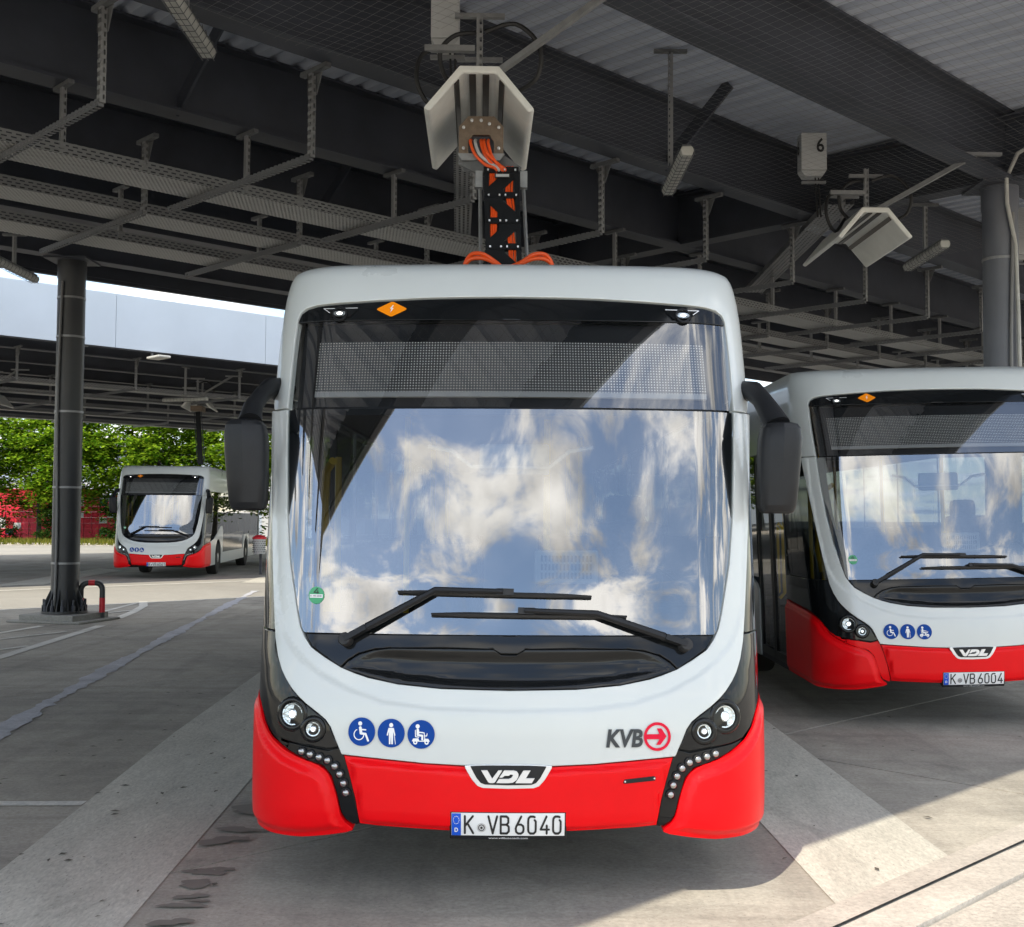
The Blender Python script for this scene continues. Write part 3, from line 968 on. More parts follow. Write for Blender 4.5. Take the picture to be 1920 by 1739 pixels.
        # black flank pillar between the white surround and the door / driver's window
        pil = [(1.175, 1.222)] + [(a + .008, b) for a, b in OUTER[5:0:-1]] + [(1.333, 2.302), (1.41, 2.352), (1.53, 2.392), (1.70, 2.412), (S_END, 2.412), (S_END, 1.222)]
        panel('corner_window', R_(pil), M['glass_side'] if sg < 0 else M['gloss_black'], root, off=-.006, thick=.02, cell=(.05, .06), edge=.004, rise=.003)
        # marker lamps in the black strip
        s_, z_ = sg * .89, 2.805
        pts = [(-.10 * sg, .026), (.085 * sg, .026), (.05 * sg, .0), (.035 * sg, -.022), (-.06 * sg, -.022)]
        mk_ = decal('marker_housing', [poly(pts)], M['gloss_black'], root, s_, z_, .008, thick=.012)
        decal('marker_trim', stroke([(-.095 * sg, .026), (.085 * sg, .026), (.05 * sg, .002)], .004), M['silver'], mk_, s_, z_, .0095)
        decal('marker_bezel', [ring(0, 0, .040, .030, 20)], M['satin_black'], mk_, s_ - .005 * sg, z_ - .004, .012, thick=.010)
        elp = [(a * 1.0, b * .42) for a, b in circ(0, 0, .034, 20)]
        decal('marker_lens', [poly(elp)], M['lens'], mk_, s_ - .005 * sg, z_ - .004, .012, thick=.006)
        decal('marker_bulb', [poly([(a * .45, b * .5) for a, b in elp])], M['marker'], mk_, s_ - .005 * sg, z_ - .004, .013)
    # tow cover on the bumper
    tow = panel('tow_cover', [(.523, .574), (.530, .590), (.668, .603), (.674, .596), (.670, .584), (.535, .572)], M['satin_black'], root, off=.026, thick=.008, cell=(.1, .1), edge=.003, rise=.002)
    decal('screw', [poly(circ(.532, .582, .004, 8)), poly(circ(.667, .594, .004, 8))], M['silver'], tow, 0, 0, .0295)
    # ---- stickers and lettering
    for k, s_ in enumerate((-.675, -.538, -.400)):
        z_ = .789 - .003 * k
        disc = decal('round_sticker', [poly(circ(0, 0, .0625, 40))], M['sticker_blue'], root, s_, z_, .0225)
        if k == 0:
            sh = [poly(circ(-.007, .036, .0095, 14)), ring(-.012, -.012, .025, .0205, 22, math.pi * .62, math.pi * 2.0)]
            sh += stroke([(-.006, .018), (-.002, -.006)], .013) + stroke([(-.004, -.007), (.019, -.009)], .010) + stroke([(.019, -.009), (.031, -.038)], .009) + stroke([(.0, .010), (.019, .009)], .006)
        elif k == 1:
            sh = [poly(circ(0, .035, .0095, 14)), poly([(-.011, .023), (.011, .023), (.010, -.006), (.009, -.048), (.002, -.048), (0, -.012), (-.002, -.048), (-.009, -.048), (-.010, -.006)])]
            sh += stroke([(-.010, .020), (-.017, -.008)], .006) + stroke([(.010, .020), (.017, -.008)], .006) + stroke([(.015, -.008), (.021, -.047)], .0026)
        else:
            sh = [poly(circ(-.016, .035, .0095, 14)), ring(-.026, -.034, .010, .004, 14), ring(.026, -.034, .010, .004, 14),
                  poly([(-.042, -.030), (-.036, -.018), (-.012, -.016), (-.008, -.027), (.010, -.027), (.016, -.018), (.034, -.018), (.041, -.030), (.030, -.031), (-.030, -.031)])]
            sh += stroke([(-.015, .020), (-.014, -.002)], .012) + stroke([(-.012, -.003), (.006, -.005), (.006, -.022)], .009) + stroke([(-.012, .010), (.010, .008)], .005)
            sh += stroke([(-.026, .018), (-.025, -.010), (-.010, -.012)], .004) + stroke([(.014, .008), (.018, -.022)], .004) + stroke([(.018, -.006), (.026, -.006), (.028, .004)], .004)
        decal('pictogram', sh, M['sticker_white'], disc, s_, z_, .0240)
    di = decal('warning_diamond', [poly([(-.078, 0), (-.072, .006), (-.006, .041), (.006, .041), (.072, .006), (.078, 0), (.072, -.006), (.006, -.041), (-.006, -.041), (-.072, -.006)])], M['sticker_orange'], root, -.616, 2.826, .003)
    decal('flash_symbol', [poly([(.004, .022), (-.010, .001), (-.001, .001), (-.006, -.020), (.010, .004), (.001, .004), (.009, .022)])], M['sticker_white'], di, -.616, 2.826, .0045)
    gb = decal('emission_badge', [poly(circ(0, 0, .040, 28))], M['sticker_green'], root, -.921, 1.392, -.001)
    decal('badge_field', [poly([(-.033, -.012), (.033, -.012), (.033, .004), (-.033, .004)])], M['sticker_white'], gb, -.921, 1.392, 0.0005)
    decal('badge_numeral', stroke([(.006, .032), (-.012, .013), (.012, .013)], .004) + stroke([(.007, .022), (.007, .008)], .004), M['plate_black'], gb, -.921, 1.392, 0.0008)
    add_text(gb, 'badge_lettering', 'K-VB ' + number, M['plate_black'], -.950, 1.3845, .008, .058, .0012)
    # ---- mirrors
    for sg in (-1, 1):
        xm, ym = sg * (1.325 if sg > 0 else 1.30), .46
        rings = []
        prof = [(1.790, .060, .045), (1.800, .080, .062), (1.83, .090, .078), (1.95, .097, .088), (2.08, .102, .090), (2.16, .102, .088), (2.21, .094, .080), (2.232, .078, .066), (2.240, .050, .045)]
        n = 28
        vs, fs = [], []
        for z, hw, hd in prof:
            lean = (z - 2.0) * .05 * sg
            for k in range(n):
                t = 2 * math.pi * k / n
                c_, s_ = math.cos(t), math.sin(t)
                ex = .36
                x = hw * math.copysign(abs(c_) ** ex, c_)
                y = hd * math.copysign(abs(s_) ** ex, s_)
                if y < 0:                       # faceted back of the housing faces the road ahead
                    y *= 1.0 - .35 * abs(x / hw) ** 2
                    y -= .012 * max(0, 1 - abs(x - lean * .2 + .012 * sg) / (.045 * max(.15, (z - 1.86) / .35)))
                vs.append((xm + x + lean, ym + y, z))
        for i in range(len(prof) - 1):
            for k in range(n):
                a, b = i * n + k, i * n + (k + 1) % n
                fs.append((a, b, b + n, a + n))
        fs.append(tuple(range(n))); fs.append(tuple((len(prof) - 1) * n + k for k in range(n)))
        mbx = MB().add(vs, fs)
        hs = mbx.build('mirror_housing', M['satin_black'], root, smooth=True, angle=22)
        MB().box((xm, ym + .088, 2.0), (.15, .008, .34)).build('mirror_glass', M['chrome'], hs)
        pts = [(sg * 1.17, .80, 2.40), (sg * 1.215, .74, 2.425), (sg * 1.245, .68, 2.42), (sg * 1.27, .60, 2.37), (sg * 1.29, .53, 2.31), (xm - sg * .01, ym, 2.225)]
        MB().tube(pts, .05, 14, True, [.062, .062, .056, .050, .056, .070], flat=.85).build('mirror_arm', M['satin_black'], hs, smooth=True)
    # ---- flanks
    Yr = 12.0
    for sg in (-1, 1):
        sk = flank(sg)
        wheels = (2.78, 8.75)
        def arch(yc, r=.56, n=14, z0=.30):
            a0 = math.asin((z0 - .47) / r)
            return [(yc + r * math.cos(math.pi - a0 - (math.pi - 2 * a0) * k / n), .47 + r * math.sin(math.pi - a0 - (math.pi - 2 * a0) * k / n)) for k in range(n + 1)]
        # white skirt with wheel arches; the front arch stands in a white sweep
        door = sg < 0
        ya = 2.66 if door else Y_END
        if door:
            wheels = (3.62, 8.75)
        fy = wheels[0]
        sweep = [(ya, .30)] + arch(fy) + [(fy + .85, .30), (fy + .85, .62), (fy + .80, 1.30), (fy + .62, 1.42), (fy + .30, 1.40), (fy - .25, 1.20), (ya + .1 if door else fy - .8, 1.05), (ya, .98)]
        panel('front_skirt', sweep, M['white'], root, off=0, thick=.02, cell=(.3, .2), edge=.005, rise=.003, skin=sk)
        y0 = fy + .858
        panel('side_skirt', [(y0, .30), (wheels[1] - .7, .30), (wheels[1] - .7, .62), (y0, .62)], M['white'], root, thick=.02, cell=(.6, .2), edge=.005, rise=.003, skin=sk)
        panel('side_skirt', [(wheels[1] - .692, .30)] + arch(wheels[1]) + [(Yr, .30), (Yr, .62), (wheels[1] + .7, .62), (wheels[1] + .62, 1.1), (wheels[1] - .62, 1.1), (wheels[1] - .692, .62)], M['white'], root, thick=.02, cell=(.6, .2), edge=.005, rise=.003, skin=sk)
        ys = [y0, y0 + 1.45, y0 + 2.9, y0 + 4.2]
        for a, b in zip(ys[:-1], ys[1:]):
            if b > wheels[1] - .7: b = wheels[1] - .7
            if b - a > .2:
                panel('side_panel', [(a, .628), (b - .008, .628), (b - .008, 1.19), (a, 1.19)], M['gloss_black'], root, off=-.004, thick=.02, cell=(.6, .2), edge=.004, rise=.003, skin=sk)
        panel('side_panel', [(wheels[1] + .71, .628), (Yr, .628), (Yr, 1.19), (wheels[1] + .64, 1.19)], M['gloss_black'], root, off=-.004, thick=.02, cell=(.6, .2), edge=.004, rise=.003, skin=sk)
        y = (2.66 if door else Y_END) + .008
        k = 0
        while y < Yr - .3:
            w = (1.15 if k == 0 else 1.46)
            b = min(Yr, y + w)
            zlo = 1.00 if k == 0 else 1.10
            panel('side_window', [(y, zlo if k else 1.12), (b - .012, 1.12), (b - .012, 2.412), (y, 2.412)], M['glass_side'], root, off=-.014, thick=.02, cell=(.5, .2), edge=.004, rise=.003, skin=sk)
            y = b; k += 1
        panel('cantrail', [(Y_END + .006, 2.420), (Yr, 2.420), (Yr, 3.128), (Y_END + .006, 3.128)], M['white'], root, thick=.02, cell=(.8, .04), edge=.004, rise=.003, skin=sk)
        if door:
            for a, b in ((Y_END + .01, 2.01), (2.02, 2.652)):
                d = panel('door_leaf', [(a + .06, .42), (b - .06, .42), (b - .06, 2.33), (a + .06, 2.33)], M['glass_door'], root, off=-.03, thick=0, cell=(.5, .2), edge=0, steps=[], skin=sk)
                for q in ([(a, .34), (a + .06, .34), (a + .06, 2.41), (a, 2.41)], [(b - .06, .34), (b, .34), (b, 2.41), (b - .06, 2.41)],
                          [(a + .061, .34), (b - .061, .34), (b - .061, .42), (a + .061, .42)], [(a + .061, 2.33), (b - .061, 2.33), (b - .061, 2.41), (a + .061, 2.41)]):
                    panel('door_frame', q, M['satin_black'], d, off=-.018, thick=.04, cell=(.5, .3), edge=.003, rise=.002, skin=sk)
                yh = a + .12 if a > 2 else b - .12
                xx = sg * (W0 - .12)
                MB().tube([(xx + sg * .05, yh, .95), (xx, yh, 1.0), (xx, yh, 1.65), (xx + sg * .05, yh, 1.70)], .018, 8).build('grab_rail', M['yellow'], d, smooth=True)
        # wheels
        for yc in wheels:
            t = MB().lathe([(.30, .0), (.40, -.01), (.465, .01), (.48, .05), (.48, .25), (.465, .29), (.40, .31), (.30, .30)], (sg * 1.215, yc, .48), (-sg, 0, 0), 36).build('wheel', M['tyre'], root, smooth=True)
            MB().lathe([(.30, .03), (.285, .005), (.26, .02), (.24, .07), (.15, .06), (.14, .0), (.10, -.01), (0, -.012)], (sg * 1.215, yc, .48), (-sg, 0, 0), 36).build('rim', M['rim'], t, smooth=True)
            nut = MB()
            for k in range(10):
                an = 2 * math.pi * k / 10
                nut.box((sg * 1.165, yc + .19 * math.cos(an), .48 + .19 * math.sin(an)), (.03, .03, .03))
            nut.build('wheel_nut', M['silver'], t)
            tag(t.children[-1], kind='stuff')
    # ---- roof, floor, back, inside
    n = 24
    edge = [front(-S_END + 2 * S_END * i / n, 3.128, .0) for i in range(n + 1)]
    rv = [tuple(p) for p in edge] + [(p.x, Yr, 3.128) for p in edge]
    rf = MB().add(rv, [(i, i + 1, n + 2 + i, n + 1 + i) for i in range(n)]).build('roof', M['white'], root)
    MB().box((0, Yr + .02, 1.75), (2.5, .06, 2.75)).build('rear_wall', M['white'], root)
    MB().box((0, 6.3, .31), (2.38, 11.2, .05)).build('floor', M['interior_dark'], root)
    ins = MB()
    ins.box((0, 6.6, 2.42), (2.30, 10.6, .03))
    ins.build('ceiling', M['interior'], root)
    for sg in (-1, 1):
        MB().box((sg * 1.19, 7.5, .72), (.03, 8.0, .80)).build('inner_wall', M['interior'], root)
    ds = MB()
    ds.add([front(s, 1.20, -.06) for s in (-1.0, -.5, 0, .5, 1.0)] + [Vector((x, .95, 1.16)) for x in (-1.1, -.5, 0, .5, 1.1)], [(i, i + 1, i + 6, i + 5) for i in range(4)])
    ds.box((0, .97, .80), (2.2, .04, .74))
    dash = ds.build('dashboard', M['interior_dark'], root)
    bn = MB().box((.72, .80, 1.24), (.62, .34, .16)); bn.build('binnacle', M['interior_dark'], dash, bevel=.04)
    st_ = MB()
    ctr = Vector((.70, 1.02, 1.34)); ax = Vector((0, .75, .66)).normalized(); u = Vector((1, 0, 0)); w = ax.cross(u)
    st_.tube([ctr + (u * math.cos(2 * math.pi * k / 28) + w * math.sin(2 * math.pi * k / 28)) * .225 for k in range(29)], .016, 8, False)
    st_.bar(ctr - u * .22, ctr + u * .22, .05, .02, ax); st_.bar(ctr, ctr - w * .22, .05, .02, ax)
    st_.tube([ctr, ctr - ax * .30], .03, 8)
    st_.build('steering_wheel', M['satin_black'], dash, smooth=True)
    mon = MB().box((.30, .95, 1.50), (.34, .05, .18)).build('ticket_monitor', M['box_grey'], root, bevel=.01)
    for r in range(3):
        for c_ in range(12):
            pass
    vn = MB()
    for r in range(3):
        for c_ in range(14):
            vn.box((.30 - .13 + .02 * c_, .922, 1.545 - .045 * r), (.008, .006, .032))
    tag(vn.build('vent_slots', M['satin_black'], mon), kind='stuff')
    sb = MB()
    sb.box((.70, 1.62, .98), (.48, .46, .14)); sb.box((.70, 1.86, 1.38), (.46, .14, .72), Matrix.Rotation(.15, 3, 'X')); sb.box((.70, 1.92, 1.80), (.26, .10, .20))
    sb.box((.70, 1.62, .62), (.30, .30, .58))
    sb.build('driver_seat', M['seat'], root, bevel=.05)
    cab = MB().box((.70, 2.14, 1.0), (1.0, .03, 1.3)); cab.box((.18, 1.60, 1.0), (.03, 1.1, .9))
    cab.build('cab_partition', M['interior_dark'], root)
    for x_, y_, z0, z1 in ((-.66, 2.15, .34, 2.40), (-.98, 1.35, 1.0, 2.1), (-.62, 4.0, .34, 2.40), (.55, 4.0, .34, 2.40), (.20, 1.1, 1.0, 2.3), (-.62, 6.0, .34, 2.40), (.55, 6.0, .34, 2.40)):
        MB().tube([(x_, y_, z0), (x_, y_, z1)], .019, 8).build('grab_pole', M['yellow'], root, smooth=True)
    MB().tube([(-.92, .75, 2.05), (-.97, .85, 2.0), (-1.00, 1.0, 1.8), (-1.0, 1.05, 1.45), (-.98, 1.0, 1.25)], .022, 8).build('curved_rail', M['yellow'], root, smooth=True)
    MB().tube([(-.42, .62, 2.12), (-.30, .64, 2.10), (-.2, .66, 2.02), (.2, .66, 2.02), (.30, .64, 2.10), (.42, .62, 2.12)], .012, 8).build('blind_rail', M['silver'], root, smooth=True)
    MB().box((.02, .70, 2.06), (.36, .03, .16)).build('inside_mirror', M['box_grey'], root, bevel=.02)
    for r in range(6):
        for sgn in (-1, 1):
            for q in (0, 1):
                x_ = sgn * (.95 - .45 * q)
                y_ = 3.2 + .8 * r
                sx = MB().box((x_, y_, .82), (.42, .40, .10)); sx.box((x_, y_ + .22, 1.20), (.42, .08, .72)); sx.box((x_, y_, .55), (.12, .2, .48))
                sx.build('passenger_seat', M['seat'], root, bevel=.03)
    return root

def led_mat():
    m, nt, b = new_mat('led_matrix')
    tc = N(nt, 'ShaderNodeTexCoord')
    sp = N(nt, 'ShaderNodeSeparateXYZ')
    nt.links.new(tc.outputs['Object'], sp.inputs[0])
    def cell(ax, p):
        mu = N(nt, 'ShaderNodeMath', operation='MULTIPLY'); nt.links.new(sp.outputs[ax], mu.inputs[0]); mu.inputs[1].default_value = 1 / p
        fr = N(nt, 'ShaderNodeMath', operation='FRACT'); nt.links.new(mu.outputs[0], fr.inputs[0])
        sb = N(nt, 'ShaderNodeMath', operation='SUBTRACT'); nt.links.new(fr.outputs[0], sb.inputs[0]); sb.inputs[1].default_value = .5
        pw = N(nt, 'ShaderNodeMath', operation='MULTIPLY'); nt.links.new(sb.outputs[0], pw.inputs[0]); nt.links.new(sb.outputs[0], pw.inputs[1])
        return pw.outputs[0]
    ad = N(nt, 'ShaderNodeMath', operation='ADD')
    nt.links.new(cell('X', .0145), ad.inputs[0]); nt.links.new(cell('Z', .0145), ad.inputs[1])
    lt = N(nt, 'ShaderNodeMath', operation='LESS_THAN'); nt.links.new(ad.outputs[0], lt.inputs[0]); lt.inputs[1].default_value = .035
    mx = N(nt, 'ShaderNodeMix', data_type='RGBA')
    nt.links.new(lt.outputs[0], mx.inputs['Factor'])
    mx.inputs['A'].default_value = (.055, .055, .058, 1); mx.inputs['B'].default_value = (.95, .95, .90, 1)
    nt.links.new(mx.outputs['Result'], b.inputs['Base Color'])
    b.inputs['Roughness'].default_value = .6
    return m
M['led'] = led_mat()
# ------------------------------------------------------------------ ground
def quad(name, pts, z, mat, parent=None, kind='structure', sub=0):
    mb = MB().add([(p[0], p[1], z) for p in pts], [tuple(range(len(pts)))])
    o = mb.build(name, mat, parent)
    if parent is None and kind:
        tag(o, kind=kind)
    return o
def uvq(u0, u1, v0, v1):
    return [UV(u0, v0), UV(u1, v0), UV(u1, v1), UV(u0, v1)]
ground = quad('ground', [(-600, -600), (600, -600), (600, 600), (-600, 600)], -.06, M['joint'])
# concrete bays under the canopy: every slab is a piece with open joints
U_J = [2.25 + 5.45 * k for k in range(-5, 9)]
V_J = [2.86, 5.38, 11.58, 17.78, 21.95]
def slab_piece(u0, u1, v0, v1, parent, mat, g=.011, z=0.0, t=.05, name='slab'):
    a = [UV(u0 + g, v0 + g), UV(u1 - g, v0 + g), UV(u1 - g, v1 - g), UV(u0 + g, v1 - g)]
    c = sum((p for p in a), Vector()) / 4
    top = [Vector((p.x, p.y, z)) - Vector((c.x, c.y, 0)) for p in a]
    lo = [p - Vector((0, 0, t)) for p in top]
    o = MB().add(top + lo, [(0, 1, 2, 3), (0, 4, 5, 1), (1, 5, 6, 2), (2, 6, 7, 3), (3, 7, 4, 0)]).build(name, mat, parent)
    o.location = (c.x, c.y, 0)
    return o
for i in range(len(U_J) - 1):
    for j in range(len(V_J) - 1):
        slab_piece(U_J[i], U_J[i + 1], V_J[j], V_J[j + 1], ground, M['slab'])
# kerb: a pale edge strip, a row of paving flags between two slots, rough concrete outside
edge_strip = quad('kerb_edge', uvq(-25, 46, 2.715, 2.865), .010, M['kerb'])
kerb = tag(MB().add([UV(-25, 2.44, -.008), UV(46, 2.44, -.008), UV(46, 2.86, -.008), UV(-25, 2.86, -.008)], [(0, 1, 2, 3)]).build('kerb', M['plinth']), kind='structure')
for k in range(-8, 16):
    u0 = 1.1 + 2.6 * k
    slab_piece(u0, u0 + 2.6, 2.462, 2.690, kerb, M['kerb'], g=.004, z=.012 if k % 2 else .009, t=.05, name='kerb_flag')
MB().add([p for p in [UV(-60, -60, .002), UV(90, -60, .002), UV(90, 2.44, .002), UV(-60, 2.44, .002), UV(90, 2.44, -.05), UV(-60, 2.44, -.05)]], [(0, 1, 2, 3), (2, 4, 5, 3)]).build('forecourt', M['apron'])
tag(bpy.data.objects['forecourt'], kind='structure')
# lane between the canopies and everything beyond it
quad('lane', uvq(-40, 140, 21.95, 29.0), -.004, M['road'], kind='structure')
quad('lane_edge', uvq(-40, 140, 21.90, 22.03), .003, M['paint_line'], kind='structure')
quad('lane_edge', uvq(-40, 140, 27.3, 27.5), .003, M['paint_line'], kind='structure')
quad('bus_yard', uvq(-60, 140, 29.0, 50.0), -.003, M['slab'], kind='structure')
quad('road', uvq(-80, 160, 50.0, 66.0), -.002, M['road'], kind='structure')
# worn bands between the bays (parallel to the buses), stop line, walkway hatching, repair seam
def band(name, pts, mat, z=.004, ragged=0.0, seed=0):
    rng = random.Random(seed)
    return quad(name, pts, z, mat, kind='structure')
band('bay_marking', [(-1.62, 4.0), (-1.74, 8.2), (-1.86, 15), (-2.86, 15), (-2.72, 9.6), (-2.46, 4.8), (-2.42, 4.0)], M['paint_band'])
band('bay_marking', [(1.495, 5.46), (1.455, 6.9), (1.42, 15), (2.16, 15), (2.225, 10.5), (2.30, 6.24)], M['paint_band'])
band('bay_marking', [(-5.9, 30.5), (-6.1, 36), (-7.2, 36), (-7.0, 30.5)], M['paint_band'])
band('bay_marking', [(-11.6, 29.2), (-12.2, 37), (-13.3, 38), (-12.6, 28.3)], M['paint_band'])
band('stop_line', [(-2.60, 7.30), (-2.60, 7.19), (-4.6, 7.11), (-4.6, 7.23)], M['paint_line'], .005)
def line(name, pts, w, mat, z=.006):
    """a painted line of even width along a polyline"""
    L, R = [], []
    for i, p in enumerate(pts):
        a = Vector(pts[max(0, i - 1)]); b = Vector(pts[min(len(pts) - 1, i + 1)])
        d = (b - a).normalized()
        n_ = Vector((-d.y, d.x)) * w / 2
        L.append((p[0] + n_.x, p[1] + n_.y, z)); R.append((p[0] - n_.x, p[1] - n_.y, z))
    n_ = len(pts)
    o = MB().add(L + R, [(i, i + 1, n_ + i + 1, n_ + i) for i in range(n_ - 1)]).build(name, mat)
    return tag(o, kind='structure')
line('walkway_line', [(-6.25, 14.3), (-6.47, 18.6)], .16, M['paint_line'])
line('walkway_line', [(-7.62, 16.8), (-7.36, 18.5)], .12, M['paint_line'])
line('walkway_line', [(-7.25, 16.3), (-6.65, 17.6)], .10, M['paint_line'], .0075)
line('walkway_line', [(-6.9, 14.6), (-6.42, 15.7)], .10, M['paint_line'], .0075)
line('walkway_line', [(-6.65, 19.9), (-6.80, 21.2), (-7.05, 22.6), (-7.40, 23.7)], .16, M['paint_line'])
line('walkway_line', [(-7.30, 19.9), (-7.42, 23.5)], .10, M['paint_line'], .0075)
line('walkway_line', [(-7.35, 20.6), (-6.85, 21.7)], .10, M['paint_line'], .009)
rng = random.Random(5)
pts_l, pts_r = [], []
cl = [(-3.6, 4.9), (-4.158, 9.65), (-4.665, 14.2), (-5.25, 20.2), (-5.93, 27.3)]
n_ = 150
for i in range(n_ + 1):
    t = i / n_ * (len(cl) - 1); k = min(int(t), len(cl) - 2); f = t - k
    x = cl[k][0] + (cl[k + 1][0] - cl[k][0]) * f; y = cl[k][1] + (cl[k + 1][1] - cl[k][1]) * f
    w = .075 + .025 * math.sin(i * .21) + .012 * math.sin(i * .93)
    pts_l.append((x - w - rng.uniform(-.012, .03), y, .0055)); pts_r.append((x + w + rng.uniform(-.03, .045), y, .0055))
tag(MB().add(pts_l + pts_r, [(i, i + 1, n_ + 2 + i, n_ + 1 + i) for i in range(n_)]).build('repair_seam', M['repair']), kind='structure')
# damp drips beside the front wheel track
for k, (x, y, a, b) in enumerate(((-1.50, 5.88, .10, .05), (-1.43, 5.93, .06, .03), (-1.50, 5.69, .085, .06), (-1.47, 5.50, .07, .035), (-1.42, 5.44, .05, .02), (-1.47, 5.37, .09, .035),
                                  (-1.57, 6.42, .11, .07), (-1.49, 6.46, .07, .05), (-1.53, 6.64, .11, .05), (-1.46, 5.14, .08, .05), (-1.55, 7.10, .10, .12), (-1.40, 6.62, .05, .03))):
    rr = random.Random(k + 40)
    ph = rr.uniform(0, 6)
    pts = []
    for i in range(22):
        t = 2 * math.pi * i / 22
        q = 1 + .28 * math.sin(2 * t + ph) + .16 * math.sin(5 * t + 2 * ph) + rr.uniform(-.08, .08)
        pts.append((x + a * q * math.cos(t) + .3 * b * math.sin(t), y + b * q * math.sin(t), .0062 + .0009 * k))
    tag(MB().add(pts, [tuple(range(22))]).build('damp_patch', M['wet']), kind='structure')
# small dark scraps of leaf and grit on the concrete
rr = random.Random(9)
dm = MB()
for k in range(130):
    if k < 90: x, y = rr.uniform(-3.4, -1.4), rr.uniform(4.8, 12)
    else: x, y = rr.uniform(1.4, 4.2), rr.uniform(5.5, 11)
    L = rr.uniform(.008, .035); w = L * rr.uniform(.3, .6); an = rr.uniform(0, 6.3)
    c, s = math.cos(an), math.sin(an)
    dm.add([(x + c * L, y + s * L, .010), (x - s * w, y + c * w, .014), (x - c * L, y - s * L, .011), (x + s * w, y - c * w, .012)], [(0, 1, 2, 3)])
tag(dm.build('leaf_litter', M['earth']), 'scattered leaf scraps and grit on the concrete', 'litter', kind='stuff')

# ------------------------------------------------------------------ canopies
def i_beam(u0, u1, v, z0, z1, bw=.32, tf=.03, tw=.025):
    mb = MB()
    c = (u0 + u1) / 2; L = u1 - u0
    mb.box((c, v, z0 + tf / 2), (L, bw, tf))
    mb.box((c, v, z1 - tf / 2), (L, bw, tf))
    mb.box((c, v, (z0 + z1) / 2), (L, tw, z1 - z0 - 2 * tf))
    return mb
def corrugated(u0, u1, v0, v1, z, pitch=.30, h=.08):
    us, zs = [], []
    u = u0
    while u < u1:
        for du, dz in ((0, 0), (.10, 0), (.135, h), (.235, h), (.27, 0)):
            us.append(u + du * pitch / .30); zs.append(z + dz)
        u += pitch
    n = len(us)
    vs = [(a, v0, b) for a, b in zip(us, zs)] + [(a, v1, b) for a, b in zip(us, zs)]
    return MB().add(vs, [(i, i + 1, n + i + 1, n + i) for i in range(n - 1)])
def canopy(label, u0, u1, v_in, v_out, girders, cross, fascia_len=4.2, far_lift=0.0):
    """flat bus-station roof: V runs from the edge nearest the camera to the far edge"""
    root = thing('canopy', label, 'canopy', (0, 0, 0), CROT)
    d = corrugated(u0, u1, v_in, v_out, 6.86).build('roof_deck', M['deck'], root)
    MB().box(((u0 + u1) / 2, (v_in + v_out) / 2, 7.0), (u1 - u0, v_out - v_in - .1, .04)).build('roof_membrane', M['steel_dark'], root)
    for v in girders:
        g = i_beam(u0 + .2, u1 - .2, v, 6.0, 6.855)
        uu = u0 + 1.0
        g.build('girder', M['steel_dark'], root)
    for u, va, vb in cross:
        mb = MB()
        mb.box((u, (va + vb) / 2, 6.016), (.30, vb - va, .03)); mb.box((u, (va + vb) / 2, 6.80), (.30, vb - va, .03)); mb.box((u, (va + vb) / 2, 6.41), (.022, vb - va, .74))
        mb.build('cross_girder', M['steel_dark'], root)
    # edge channels and fascia panels
    for v, out in ((v_in, -1), (v_out, 1)):
        lf = far_lift if out > 0 else 0.0
        MB().box(((u0 + u1) / 2, v - out * .04, 5.80 + lf), (u1 - u0, .10, .06)).build('edge_channel', M['steel_dark'], root)
        MB().box(((u0 + u1) / 2, v - out * .10, 6.40 + lf / 2), (u1 - u0, .03, 1.14 - lf)).build('edge_web', M['steel_dark'], root)
        MB().box(((u0 + u1) / 2, v - out * .03, 7.09), (u1 - u0, .12, .03)).build('coping', M['fascia'], root)
        u = u0
        while u < u1 - .1:
            w = min(fascia_len, u1 - u)
            MB().box((u + w / 2, v + out * .035, 6.43 + lf / 2), (w - .012, .03, 1.28 - lf)).build('fascia_panel', M['fascia'], root)
            u += fascia_len
    # purlin struts between the girders
    return root
cv1 = canopy('dark steel canopy roof over the two nearest buses', -7.2, 46, 1.9, 20.0, (3.5, 6.15, 8.85, 11.3, 13.9, 16.5, 19.0), ((14.6, 1.9, 19.0),), far_lift=.11)
cv2 = canopy('second canopy with pale blue fascia over the distant bus', -25, 70, 27.0, 48.5, (27.6, 30.4, 33.2, 36.0, 40.5, 45.0), ((34.0, 27.2, 48),))
# knee braces between girder and deck
for (u, v) in ((11.2, 8.85), (15.6, 8.85), (6.0, 11.3), (9.6, 13.9)):
    MB().bar((u, v + .05, 6.05), (u + .05, v - .9, 6.85), .16, .03, (1, 0, 0)).build('knee_brace', M['steel_dark'], cv1)

# cable trays, each on its row of brackets
def cable_tray(label, u0, u1, va, vb, z, group='cable trays under the canopies'):
    root = thing('cable_tray', label, 'cable tray', (0, 0, 0), CROT, group)
    MB().box(((u0 + u1) / 2, (va + vb) / 2, z), (u1 - u0, vb - va, .003)).build('tray_floor', M['tray_mesh'], root)
    for v in (va, vb):
        MB().box(((u0 + u1) / 2, v, z + .062), (u1 - u0, .004, .12)).build('tray_side', M['tray_side'], root)
    cb = MB()
    for k, (dv, r) in enumerate(((.12, .02), (.19, .015), (.30, .022), (.36, .014))):
        cb.tube([(u0 + (u1 - u0) * i / 30, va + dv + .012 * math.sin(i * 1.7 + k), z + .02 + r) for i in range(31)], r, 5)
    tag(cb.build('cables', M['rubber'], root), kind='stuff')
    return root
TR = [(10.95, 11.50, 'first'), (12.46, 12.98, 'second'), (13.92, 14.50, 'third')]
for va, vb, o_ in TR:
    cable_tray('long perforated cable tray under the near canopy, %s from the camera' % o_, -6.5, 44, va, vb, 5.20)
br = None
